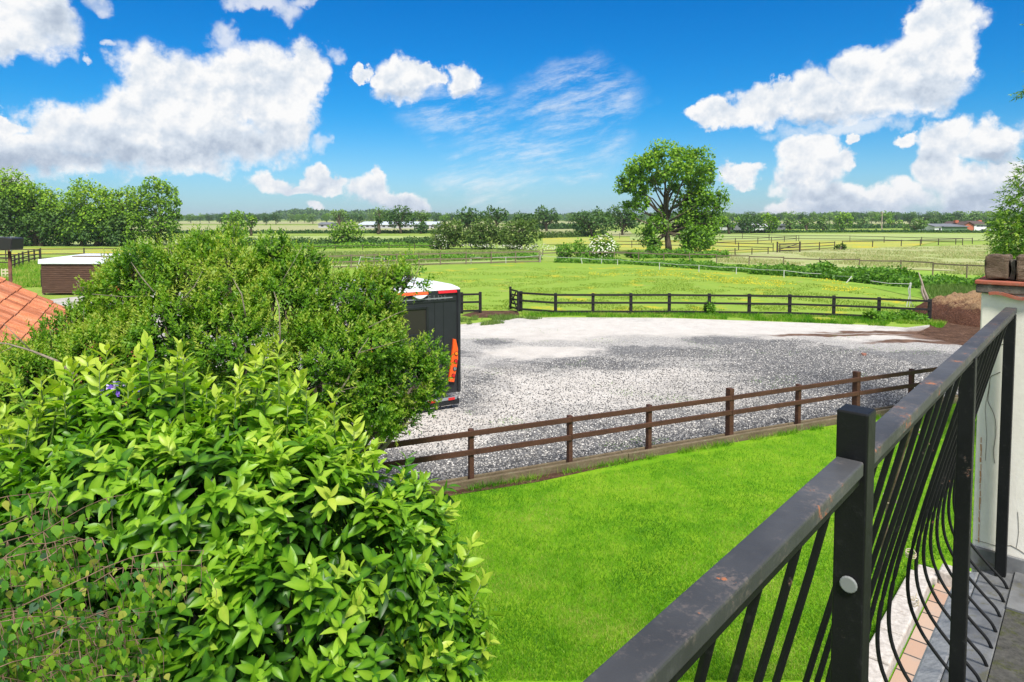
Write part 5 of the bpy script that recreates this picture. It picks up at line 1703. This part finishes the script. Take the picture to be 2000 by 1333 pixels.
# ------------------------------------------------------------------ privet: the large shrub behind the laurel
rng = np.random.default_rng(31)
PV = [(0, 735, 7.6, 70), (105, 668, 7.8, 38), (150, 640, 8.0, 34), (60, 800, 7.4, 120), (140, 730, 7.8, 80), (205, 640, 8.2, 60), (240, 560, 8.3, 50), (270, 508, 8.4, 38), (226, 506, 8.4, 16), (310, 560, 8.3, 80), (350, 500, 8.5, 45), (400, 480, 8.5, 42),
      (440, 470, 8.5, 32), (440, 540, 8.3, 80), (500, 520, 8.4, 46), (536, 475, 8.5, 30), (560, 520, 8.5, 40), (590, 500, 8.5, 28), (560, 600, 8.2, 80), (625, 560, 8.4, 46), (660, 600, 8.4, 55), (720, 590, 8.5, 42), (765, 545, 8.6, 30),
      (800, 530, 8.7, 20), (735, 545, 8.6, 26), (752, 606, 8.5, 34), (700, 670, 8.3, 90), (800, 700, 8.6, 38), (846, 690, 8.7, 16), (780, 740, 8.5, 66), (838, 742, 8.6, 30), (856, 716, 8.65, 15), (825, 775, 8.55, 22), (740, 815, 8.4, 26), (700, 780, 8.2, 70),
      (790, 820, 8.5, 30), (765, 800, 8.5, 30), (620, 720, 8.0, 110), (480, 680, 7.9, 110), (340, 670, 7.9, 110), (210, 720, 7.8, 100), (100, 880, 7.2, 120), (-60, 810, 7.4, 110), (-40, 900, 7.0, 120), (540, 820, 8.0, 110), (400, 800, 7.8, 110), (260, 820, 7.6, 110), (185, 572, 8.3, 16), (190, 612, 8.2, 26), (480, 455, 8.6, 16), (390, 450, 8.6, 14), (545, 448, 8.6, 12)]
base = Vector((-3.4, 8.3, 0))
pcl = []
for px_, py_, Y_, r_ in PV:
    r = r_ * Y_ / F * .92
    pcl.append((A(px_, py_ + (24 if py_ < 560 and px_ < 700 else 8), Y_) - base, (r * 1.02, r * .95, r * .90)))
for x, y, z, r in ((-4.5, 7.6, 1.2, .9), (-3.3, 7.9, 1.1, .8), (-6.0, 7.2, 1.2, .9)):
    pcl.append((Vector((x, y, z)) - base, (r, r * .8, r)))
pv_ = thing('privet_shrub', 'large spreading privet shrub with grey twigs in front of the caravan', 'shrub', base)
P, Nn, f = on_clumps(rng, pcl, 21000, .80, 1.04, reject=.80)
n = len(P)
D = unit(Nn * .8 + np.array([0, 0, .55]) + sphere(rng, n) * .45)
patchn = np.array([mnoise.noise(Vector(tuple(p * 1.6))) for p in P])
P = P + Nn * (np.array([mnoise.noise(Vector(tuple(p * 2.6))) + .4 * mnoise.noise(Vector(tuple(p * 5))) for p in P]) * .30)[:, None]
kv = np.array([mnoise.noise(Vector(tuple(p * 2.1 + 9))) for p in P]) > -.30
P, Nn, f, patchn, D = P[kv], Nn[kv], f[kv], patchn[kv], D[kv]
n = len(P)
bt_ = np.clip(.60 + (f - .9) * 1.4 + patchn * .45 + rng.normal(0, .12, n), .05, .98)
A_ = shoots(rng, P, D, 11, rng.uniform(.09, .20, n), .058, spread=.95, droop=.15, base_t=bt_, nb=Nn * .7)
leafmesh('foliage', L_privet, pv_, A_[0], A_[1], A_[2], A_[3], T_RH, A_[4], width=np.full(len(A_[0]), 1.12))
P3, N3, f3 = on_clumps(rng, pcl[:50], 4200, .98, 1.16, reject=.95)
k3 = N3[:, 2] > .15
P3, N3 = P3[k3], N3[k3]
n3 = len(P3)
D3 = unit(N3 * .35 + np.array([0, 0, 1.0]) + sphere(rng, n3) * .35)
A_ = shoots(rng, P3 - D3 * .05, D3, 13, rng.uniform(.16, .32, n3), .056, spread=.85, droop=.0, base_t=np.clip(rng.normal(.78, .12, n3), 0, 1), nb=N3 * .5)
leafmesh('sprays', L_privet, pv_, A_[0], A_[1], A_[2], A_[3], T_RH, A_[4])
P2, N2, f2 = on_clumps(rng, pcl, 4200, .45, .75, reject=.35)
n2 = len(P2)
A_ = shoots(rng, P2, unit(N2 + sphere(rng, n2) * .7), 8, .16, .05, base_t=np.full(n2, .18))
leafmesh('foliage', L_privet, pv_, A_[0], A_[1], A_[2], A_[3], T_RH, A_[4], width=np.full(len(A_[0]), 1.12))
mb = MB()
cs = [Vector((0, 0, 0)), Vector((.5, .2, 0)), Vector((-.5, -.1, 0)), Vector((-1.2, -.4, 0)), Vector((.6, .15, 0))]
for c, r in pcl[:48]:
    s = min(cs, key=lambda q_: abs(q_.x - c.x * .45) + rng.uniform(0, .3))
    m1 = s.lerp(c, .45) + Vector((rng.normal(0, .12), rng.normal(0, .12), .1))
    mb.tube([s, s.lerp(m1, .55) + Vector((0, 0, .15)), m1, c], [.05, .042, .032, .016], 6)
    for q_ in range(7):
        e = c + Vector(tuple(sphere(rng, 1)[0])) * r[0] * rng.uniform(.75, 1.1)
        a1 = m1.lerp(c, rng.uniform(.5, 1))
        md = a1.lerp(e, .5) + Vector(tuple(rng.normal(0, .05, 3)))
        mb.tube([a1, md, e], [.013, .009, .004], 5)
        for w_ in range(2):
            e2 = e + Vector(tuple(sphere(rng, 1)[0])) * .16 + Vector((0, 0, .08))
            mb.tube([md.lerp(e, .6), e2], [.006, .002], 4)
# bare branches that show outside the leaves
def brw(pts, r0):
    q_ = [A(x, y, Y_) - base for x, y, Y_ in pts]
    mb.tube(q_, [r0 * .62 * (1 - .75 * i / (len(q_) - 1)) for i in range(len(q_))], 6)
brw([(150, 735, 7.0), (110, 705, 6.95), (60, 685, 6.95), (15, 672, 6.9), (-20, 668, 6.9)], .030)
brw([(60, 685, 6.95), (30, 655, 6.9), (5, 630, 6.9)], .012)
brw([(30, 675, 6.92), (0, 690, 6.9)], .010)
brw([(545, 560, 7.7), (560, 535, 7.65), (575, 510, 7.6), (592, 478, 7.6)], .012)
brw([(545, 700, 7.5), (547, 650, 7.4), (545, 600, 7.4), (535, 570, 7.5)], .022)
brw([(300, 570, 7.5), (275, 540, 7.5), (256, 512, 7.6)], .014)
brw([(480, 620, 7.3), (472, 575, 7.3), (455, 545, 7.4)], .016)
brw([(352, 590, 7.4), (380, 560, 7.4), (395, 530, 7.5)], .012)
brw([(720, 640, 7.7), (770, 615, 7.8), (795, 605, 7.9)], .010)
brw([(700, 690, 7.6), (760, 672, 7.7), (800, 660, 7.8)], .009)
brw([(640, 800, 7.6), (680, 740, 7.6), (700, 690, 7.6), (720, 660, 7.7)], .024)
brw([(180, 575, 7.8), (240, 580, 7.7), (300, 578, 7.7)], .008)
mb.build('branches', M_twig, pv_, smooth=True)

# ------------------------------------------------------------------ laurel in the foreground
rng = np.random.default_rng(41)
LV = [(50, 940, 3.3, 110), (20, 900, 3.4, 50), (120, 850, 3.35, 75), (190, 800, 3.4, 55), (290, 775, 3.45, 60), (350, 790, 3.45, 60), (250, 850, 3.3, 100), (400, 850, 3.3, 80), (520, 790, 3.5, 55), (550, 840, 3.4, 80), (470, 880, 3.3, 90),
      (612, 880, 3.4, 66), (692, 918, 3.4, 56), (645, 965, 3.25, 95), (752, 965, 3.4, 50), (805, 1000, 3.35, 40), (790, 1080, 3.2, 72), (845, 1120, 3.2, 40), (560, 1020, 3.05, 130), (400, 1000, 3.0, 140), (240, 1000, 3.0, 130), (90, 1080, 3.0, 140),
      (700, 1130, 3.0, 120), (818, 1190, 3.05, 72), (872, 1240, 3.05, 34), (845, 1290, 3.0, 55), (560, 1210, 2.75, 130), (400, 1180, 2.8, 120), (700, 1290, 2.75, 130), (480, 1330, 2.6, 110), (250, 1230, 2.85, 130), (100, 1290, 2.85, 140), (300, 1390, 2.6, 130), (600, 1420, 2.6, 140), (820, 1400, 2.85, 100)]
base = Vector((-.95, 3.3, 0))
lcl = []
for px_, py_, Y_, r_ in LV:
    r = r_ * Y_ / F
    lcl.append((A(px_, py_ + (55 if py_ < 900 else 35 if py_ < 1000 else 0), Y_) - base, (r, r * .9, r * .92)))
low = [(Vector((x, y, z)) - base, (r, r, r)) for x, y, z, r in ((-.5, 3.0, 1.5, .5), (-1.2, 3.2, 1.5, .6), (-1.9, 3.3, 1.6, .55), (-.9, 3.2, .8, .6))]
lv_ = thing('laurel_shrub', 'glossy bright green laurel shrub with fresh yellow green shoots in the foreground', 'shrub', base)
P, Nn, f = on_clumps(rng, lcl, 1900, .82, 1.04, reject=.82)
gn = np.array([mnoise.noise(Vector(tuple(p * 3.2))) for p in P])
kz = (gn > -.05 - .5 * np.clip((P[:, 2] - 2.75) / .6, 0, 1))
P, Nn, f = P[kz], Nn[kz], f[kz]
n = len(P)
tocam = unit(np.array([0, 0, CAMZ]) - (P + np.array(list(base))))
D = unit(Nn * .75 + np.array([.05, 0, .55]) + sphere(rng, n) * .38)
ht = P[:, 2] + base.z
bt_ = np.clip(.46 + (ht - 2.9) * .42 + (f - .93) * 1.2 + np.clip(P[:, 0] - .1, -1.2, .4) * .20 + rng.normal(0, .13, n), .08, .95)  # tone rises with height; leftward darkening paints in the birch's shade
A_ = shoots(rng, P, D, 9, rng.uniform(.10, .20, n), .098, spread=1.05, droop=.32, base_t=bt_, nb=Nn * .6, nr=.35)
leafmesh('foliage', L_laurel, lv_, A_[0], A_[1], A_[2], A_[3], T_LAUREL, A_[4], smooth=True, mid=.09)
P2, N2, f2 = on_clumps(rng, lcl + low, 1300, .45, .78, reject=.4)
n2 = len(P2)
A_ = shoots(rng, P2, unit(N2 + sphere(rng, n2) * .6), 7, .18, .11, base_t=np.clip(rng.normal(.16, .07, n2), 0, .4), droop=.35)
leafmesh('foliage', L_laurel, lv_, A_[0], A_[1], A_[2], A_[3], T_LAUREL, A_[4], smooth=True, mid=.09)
# leading shoots along the top outline
SP = [(180, 712, 3.3), (195, 740, 3.25), (292, 690, 3.3), (345, 700, 3.3), (85, 755, 3.25), (70, 800, 3.2), (232, 745, 3.3), (310, 735, 3.3), (490, 705, 3.35), (545, 705, 3.35), (520, 760, 3.3), (580, 745, 3.4), (455, 790, 3.25), (420, 790, 3.25),
      (655, 810, 3.35), (25, 850, 3.1), (375, 770, 3.3), (130, 780, 3.25), (650, 855, 3.3), (690, 850, 3.3), (725, 890, 3.35), (775, 945, 3.35), (835, 985, 3.3), (505, 690, 3.3), (205, 700, 3.28), (275, 700, 3.32), (360, 715, 3.3), (60, 745, 3.2), (110, 740, 3.25), (150, 735, 3.3), (400, 760, 3.3), (600, 770, 3.35), (15, 830, 3.1), (45, 840, 3.1), (905, 1150, 3.0), (885, 1085, 3.1), (912, 1265, 2.95), (250, 770, 3.2), (560, 790, 3.3), (470, 740, 3.3)]
P = np.array([list(A(x, y + 62, Y_) - base) for x, y, Y_ in SP])
n = len(P)
D = unit(np.array([[rng.normal(0, .18) + (.5 if x > 780 else 0), rng.normal(0, .15), 1.0] for x, y, Y_ in SP]))
A_ = shoots(rng, P, D, 13, rng.uniform(.20, .29, n), .098, spread=.90, droop=.05, base_t=rng.uniform(.72, .9, n))
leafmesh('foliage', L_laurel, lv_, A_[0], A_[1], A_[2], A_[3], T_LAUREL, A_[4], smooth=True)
mb = MB()
for p, d in zip(P, D):
    p, d = Vector(tuple(p)), Vector(tuple(d))
    mb.tube([p - d * .35, p, p + d * .20], [.007, .005, .002], 5)
mb.build('stem', M_gstem, lv_, smooth=True)
mb = MB()
for c, r in lcl + low:
    s = Vector((rng.normal(0, .15), rng.normal(0, .12), 0))
    m1 = s.lerp(c, .5) + Vector((rng.normal(0, .1), rng.normal(0, .1), .15))
    mb.tube([s, m1, c], [.03, .02, .008], 6)
    for q_ in range(5):
        e = c + Vector(tuple(sphere(rng, 1)[0])) * r[0] * .95
        mb.tube([m1.lerp(c, .8), e], [.008, .003], 4)
mb.build('branches', pbr('laurel_bark', col=(.07, .055, .03), rough=.8), lv_, smooth=True)

# ------------------------------------------------------------------ birch twigs at the lower left
rng = np.random.default_rng(51)
bbase = Vector((-2.6, 1.9, 0))
bt = thing('birch_tree', 'weeping birch twigs with small pointed leaves hanging at the lower left', 'tree', bbase)
mb = MB()
mb.tube([(0, 0, -.1), (.05, .0, 1.5), (.0, .05, 3.0), (.1, .05, 4.2)], [.09, .08, .06, .04], 10)
mb.build('trunk', pbr('birch_bark', lambda N: (N.ramp(N.noise(7, 6, .8, N.v('MULTIPLY', N.obj(), (1, 1, 3))), [(.35, (.08, .07, .06)), (.5, (.55, .53, .5))]), .8)), bt, smooth=True)
mb = MB()
LP, LD, LN, LL, LT = [], [], [], [], []
for i in range(70):
    px0 = rng.uniform(-260, 90)
    py0 = 1060 + 400 * rng.uniform(0, 1) ** .65
    xlim = rng.uniform(180, 440)
    Y0 = rng.uniform(1.75, 2.3)
    ln = rng.uniform(90, 420)
    an = math.radians(rng.uniform(18, 52))
    pts = []
    for k in range(9):
        s = k / 8
        x = px0 + ln * s * math.cos(an * (1 - .25 * s))
        y = py0 - ln * s * math.sin(an * (1 - .35 * s)) + 22 * s * s + 5 * math.sin(s * 9 + i)
        if x > xlim:
            break
        pts.append(A(x, y, Y0 + .12 * s) - bbase)
    if len(pts) < 4:
        continue
    mb.tube(pts, [.0021 * (1 - .75 * k / len(pts)) for k in range(len(pts))], 5)
    seg = [(pts[k], pts[k + 1]) for k in range(len(pts) - 1)]
    for a_, b_ in seg:
        dd = (b_ - a_).normalized()
        m = max(2, int((b_ - a_).length / .017))
        for k in range(m):
            p = a_.lerp(b_, (k + rng.random()) / m)
            st_ = Vector((rng.normal(0, .5), rng.normal(0, .5), rng.uniform(-.9, .15))) * .03
            e = p + st_
            if rng.random() < .5:
                LP.append(list(e)); LD.append([rng.normal(0, .6), rng.normal(0, .5), -1]); LN.append([rng.normal(0, .8), -1 + rng.normal(0, .5), rng.uniform(.0, 1.2)])
                LL.append(rng.uniform(.014, .042)); LT.append(np.clip(rng.normal(.48, .22), 0, 1))
    for k in range(6):                       # hanging side twigs
        a_ = pts[rng.integers(1, len(pts))]
        tpts = [a_]
        for s in range(4):
            tpts.append(tpts[-1] + Vector((rng.normal(.006, .008), rng.normal(0, .008), -rng.uniform(.02, .045))))
        mb.tube(tpts, [.0013, .0012, .001, .0008, .0006], 4)
        for a2, b2 in zip(tpts[:-1], tpts[1:]):
            LP.append(list(a2.lerp(b2, .5) + Vector((rng.normal(0, .012), -.004, 0)))); LD.append([rng.normal(0, .45), rng.normal(0, .25), -1]); LN.append([rng.normal(0, .5), -1, rng.uniform(0, .8)])
            LL.append(rng.uniform(.022, .040)); LT.append(np.clip(rng.normal(.6, .25), 0, 1))
mb.build('twigs', M_btwig, bt, smooth=True)
leafmesh('leaves', L_birch, bt, np.array(LP), np.array(LD, float), np.array(LN, float), np.array(LL), T_BIRCH, np.array(LT), smooth=True)

# ------------------------------------------------------------------ conifer at the right edge
rng = np.random.default_rng(61)
cb = Vector((A(2110, 500, 11.5).x, 11.5, 0))
ct = thing('conifer', 'feathery yellow green conifer behind the stone capped pillar', 'tree', cb)
mb = MB()
mb.tube([(0, 0, -.1), (0, 0, 3), (0, 0, 6), (.0, 0, 9.5)], [.24, .18, .12, .04], 9)
PP, DD, BT = [], [], []
for i in range(200):
    z = rng.uniform(.9, 9.0)
    an = rng.uniform(0, 6.283)
    # reach of the boughs: wide low down, narrow where the photograph shows sky
    R_ = 1.35 if z < 3.95 else (1.35 - (z - 3.95) * .45 if z < 5.2 else .80 + .12 * math.sin(z * 5))
    R_ *= rng.uniform(.72, 1.05)
    dv = Vector((math.cos(an), math.sin(an), 0))
    pts = [Vector((0, 0, z)), dv * R_ * .4 + Vector((0, 0, z + .14)), dv * R_ * .75 + Vector((0, 0, z + .08)), dv * R_ + Vector((0, 0, z - .12))]
    mb.tube(pts, [.03, .022, .013, .005], 5)
    for k in range(34):
        s = rng.uniform(.25, 1.0)
        q_ = s * 3
        j = min(2, int(q_))
        p = pts[j].lerp(pts[j + 1], q_ - j)
        sd_ = Vector((-dv.y, dv.x, 0)) * rng.choice([-1, 1]) * rng.uniform(.4, 1.0)
        d = (dv * rng.uniform(.3, .9) + sd_ + Vector((0, 0, rng.uniform(-.55, .1)))).normalized()
        PP.append(list(p + Vector(tuple(rng.normal(0, .03, 3))))); DD.append(list(d)); BT.append(.25 + .55 * s + rng.normal(0, .1))
mb.build('trunk', M_bark, ct, smooth=True)
PP, DD, BT = np.array(PP), np.array(DD), np.clip(np.array(BT), 0, 1)
ccl = pxc(rng, [(2045, 400, 70), (1985, 415, 26), (1975, 460, 30), (1990, 440, 40), (2010, 485, 45), (1962, 478, 16), (1958, 440, 12), (2060, 480, 90), (2030, 340, 34), (1968, 398, 12)], 11.5, dep=.4)
Pc, Nc, fc_ = on_clumps(rng, [(Vector(c_) - cb, r_) for c_, r_ in ccl], 1700, .7, 1.05, reject=.7)
Dc = unit(Nc * .8 + sphere(rng, len(Pc)) * .4 + np.array([0, 0, -.25]))
PP = np.concatenate([PP, Pc]); DD = np.concatenate([DD, Dc]); BT = np.concatenate([BT, np.clip(rng.normal(.62, .15, len(Pc)), 0, 1)])
A_ = shoots(rng, PP, DD, 9, rng.uniform(.12, .24, len(PP)), .06, spread=.7, droop=.35, base_t=BT)
leafmesh('foliage', L_con, ct, A_[0], A_[1], A_[2], A_[3], T_RH, A_[4], width=np.full(len(A_[0]), .8))

# pansies glimpsed behind the laurel
pb = A(235, 768, 5.2)
pn = thing('flower_pot', 'purple and white pansies glimpsed between laurel and privet', 'flowers', (pb.x, pb.y, 0))
rg = np.random.default_rng(3)
P = np.stack([rg.uniform(-.15, .15, 60), rg.uniform(-.1, .1, 60), pb.z + rg.uniform(-.06, .06, 60)], 1)
leafmesh('purple_petals', leafmat('purple_petal', [(0, (.08, .03, .35)), (.7, (.25, .15, .6)), (1, (.7, .68, .75))], trans=.2), pn, P, sphere(rg, 60), np.tile([0, -1, .5], (60, 1)) + rg.normal(0, .3, (60, 3)), rg.uniform(.04, .06, 60), T_RHW, rg.uniform(0, 1, 60), width=np.full(60, 1.5))
MB().tube([(0, 0, 0), (0, 0, pb.z - .35)], .03, 8).tube([(0, 0, pb.z - .38), (0, 0, pb.z - .08)], [.12, .19], 14).build('pot', M_redtile, pn, smooth=False)

# ------------------------------------------------------------------ far buildings
M_glh = pbr('glasshouse', col=(.62, .66, .70), rough=.3)
M_gwall = pbr('pale_wall', col=(.40, .40, .42), rough=.7)
M_slate = pbr('grey_sheet_roof', lambda N: (N.ramp(N.noise(.5, 5, .6, N.obj()), [(.3, (.10, .11, .12)), (.7, (.19, .20, .22))]), .7))
M_greenw = pbr('green_cladding', lambda N: (N.ramp(N.noise(.4, 5, .6, N.obj()), [(.3, (.07, .14, .07)), (.7, (.12, .20, .11))]), .7))
M_redb = pbr('red_brick', lambda N: (N.ramp(N.noise(.6, 6, .7, N.obj()), [(.3, (.33, .09, .05)), (.7, (.50, .16, .09))]), .85))
M_whitew = pbr('white_wall', lambda N: (N.ramp(N.noise(.4, 4, .6, N.obj()), [(.3, (.60, .62, .66)), (.7, (.75, .76, .78))]), .8))
M_dkwin = pbr('dark_opening', col=(.02, .022, .025), rough=.2)
M_droof = pbr('dark_tile_roof', col=(.09, .06, .05), rough=.8)


def shed(name, label, cat, x0, x1, ybase, ytop, yeave, wall, roof, depth=10, wins=0, group=None, door=False, gable=False, Y=None):
    """building seen from its long side; pixel columns x0-x1, rows of ground, ridge and eaves"""
    Y_ = Y or G(x0, ybase).y
    def X(p): return (p - 1000) / F * Y_
    def Z(p): return CAMZ - (p - 425.6) / F * Y_
    ze, zr = max(1.5, Z(yeave)), max(2.2, Z(ytop))
    xo = (X(x0) + X(x1)) / 2
    w = (X(x1) - X(x0)) / 2
    r = thing(name, label, cat, (xo, Y_, 0), group=group)
    MB().box(-w, w, 0, depth, 0, ze).build('wall', wall, r)
    if gable:
        pr = [(-w - .3, ze - .02), (0, zr), (w + .3, ze - .02), (w + .3, ze + .15), (0, zr + .2), (-w - .3, ze + .15)]
        MB().prism(pr, (0, -.4, 0), (1, 0, 0), (0, 0, 1), (0, depth + .8, 0)).build('roof', roof, r)
        MB().prism([(-w, ze + .001), (w, ze + .001), (0, zr - .05)], (0, .002, 0), (1, 0, 0), (0, 0, 1), (0, depth - .01, 0)).build('gable', wall, r)
    else:
        pr = [(-.4, ze + .003), (depth / 2, zr), (depth + .4, ze + .003), (depth + .4, ze + .15), (depth / 2, zr + .2), (-.4, ze + .15)]
        MB().prism(pr, (-w - .3, 0, 0), (0, 1, 0), (0, 0, 1), (2 * w + .6, 0, 0)).build('roof', roof, r)
        MB().prism([(.0, ze + .001), (depth, ze + .001), (depth / 2, zr - .05)], (-w, 0, 0), (0, 1, 0), (0, 0, 1), (2 * w, 0, 0)).build('gable', wall, r)
    for i in range(wins):
        cx_ = -w + (i + .7) * 2 * w / (wins + .4)
        MB().box(cx_ - .5, cx_ + .5, -.06, -.003, ze * .45, ze * .8).build('window', M_dkwin, r)
    if door:
        MB().box(w * .25, w * .7, -.08, -.004, 0, ze * .75).build('door', M_dkwin, r)
    return r


shed('glasshouse', 'long white glasshouse range behind the far oaks', 'greenhouse', 700, 852, 447, 434.5, 440, M_gwall, M_glh, 24, wins=14)
shed('barn', 'low pale farm shed left of the glasshouses', 'barn', 622, 648, 446, 440, 443, M_gwall, M_slate, 10, wins=2)
shed('barn', 'dark open fronted barn nearest the big field tree', 'barn', 1402, 1432, 450, 438.5, 443, M_gwall, M_slate, 14, door=True)
shed('barn', 'grey barn with a wide gable between two trees', 'barn', 1428, 1456, 450, 436.5, 447, M_slate, M_slate, 20, gable=True)
shed('barn', 'grey steep gabled barn behind the vase shaped trees', 'barn', 1476, 1500, 449, 435, 446, M_slate, M_slate, 20, gable=True)
shed('barn', 'low white walled shed between the vase shaped trees', 'barn', 1470, 1498, 452.5, 447, 448.5, M_whitew, M_whitew, 6)
shed('barn', 'grey shed roof right of the vase shaped trees', 'barn', 1516, 1534, 449, 438, 442, M_slate, M_slate, 12, wins=1)
shed('barn', 'green clad farm barn left of the red farmhouse', 'barn', 1839, 1889, 453, 441.5, 447, M_greenw, M_slate, 16)
shed('barn', 'small white shed left of the green barn', 'barn', 1825, 1839, 453, 447.5, 449, M_whitew, M_slate, 8, door=True)
fh = shed('farmhouse', 'red brick farmhouse with a white rendered wing', 'house', 1881, 1901, 452, 434, 441, M_redb, M_droof, 10, gable=True)
fy = fh.location.y
sc_ = fy / F
MB().box(2.2, 2.2 + 24 * sc_, .5, 8, 0, 14 * sc_).build('wing', M_whitew, fh)
MB().prism([(-.3, 14 * sc_ + .003), (4, 20 * sc_), (8.3, 14 * sc_ + .003)], (2.0, .3, 0), (0, 1, 0), (0, 0, 1), (26 * sc_, 0, 0)).build('roof', M_droof, fh)
for i in range(3):
    x = 2.2 + (5 + i * 7) * sc_
    MB().box(x, x + 1.0, .42, .498, 9 * sc_, 11.5 * sc_).build('window', M_dkwin, fh)
MB().box(2.2 + 14 * sc_, 2.2 + 21 * sc_, .40, .497, .0, 4.0 * sc_).build('door', M_dkwin, fh)
for x in (-1.5, 6.0):
    MB().box(x, x + 1.1, 4, 5, 16 * sc_, 21.5 * sc_).build('chimney', M_redb, fh)
MB().box(2.2 + 22 * sc_, 2.2 + 38 * sc_, -1.5, .4, 0, 5 * sc_).build('outshut', M_whitew, fh)
# pole in the far row
pp = G(1722, 450)
tag(MB().tube([(pp.x, pp.y, 0), (pp.x, pp.y, 6.3)], [.18, .13], 6).bar((pp.x - .8, pp.y, 6.0), (pp.x + .8, pp.y, 6.0), .12, .12).build('utility_pole', M_bone, None), 'pale utility pole standing in the far tree row', 'pole')

# ------------------------------------------------------------------ haze
hm_, HN = newmat('haze')
pvn = HN.add('ShaderNodeVolumePrincipled', None, Color=(.80, .88, 1.0), Density=.00019, Anisotropy=.2)
HN.out(None, pvn.outputs[0])
HAZE = MB().box(-4300, 4300, -80, 3700, -1.0, 32.0).build('haze', hm_, None)
HAZE['kind'] = 'stuff'
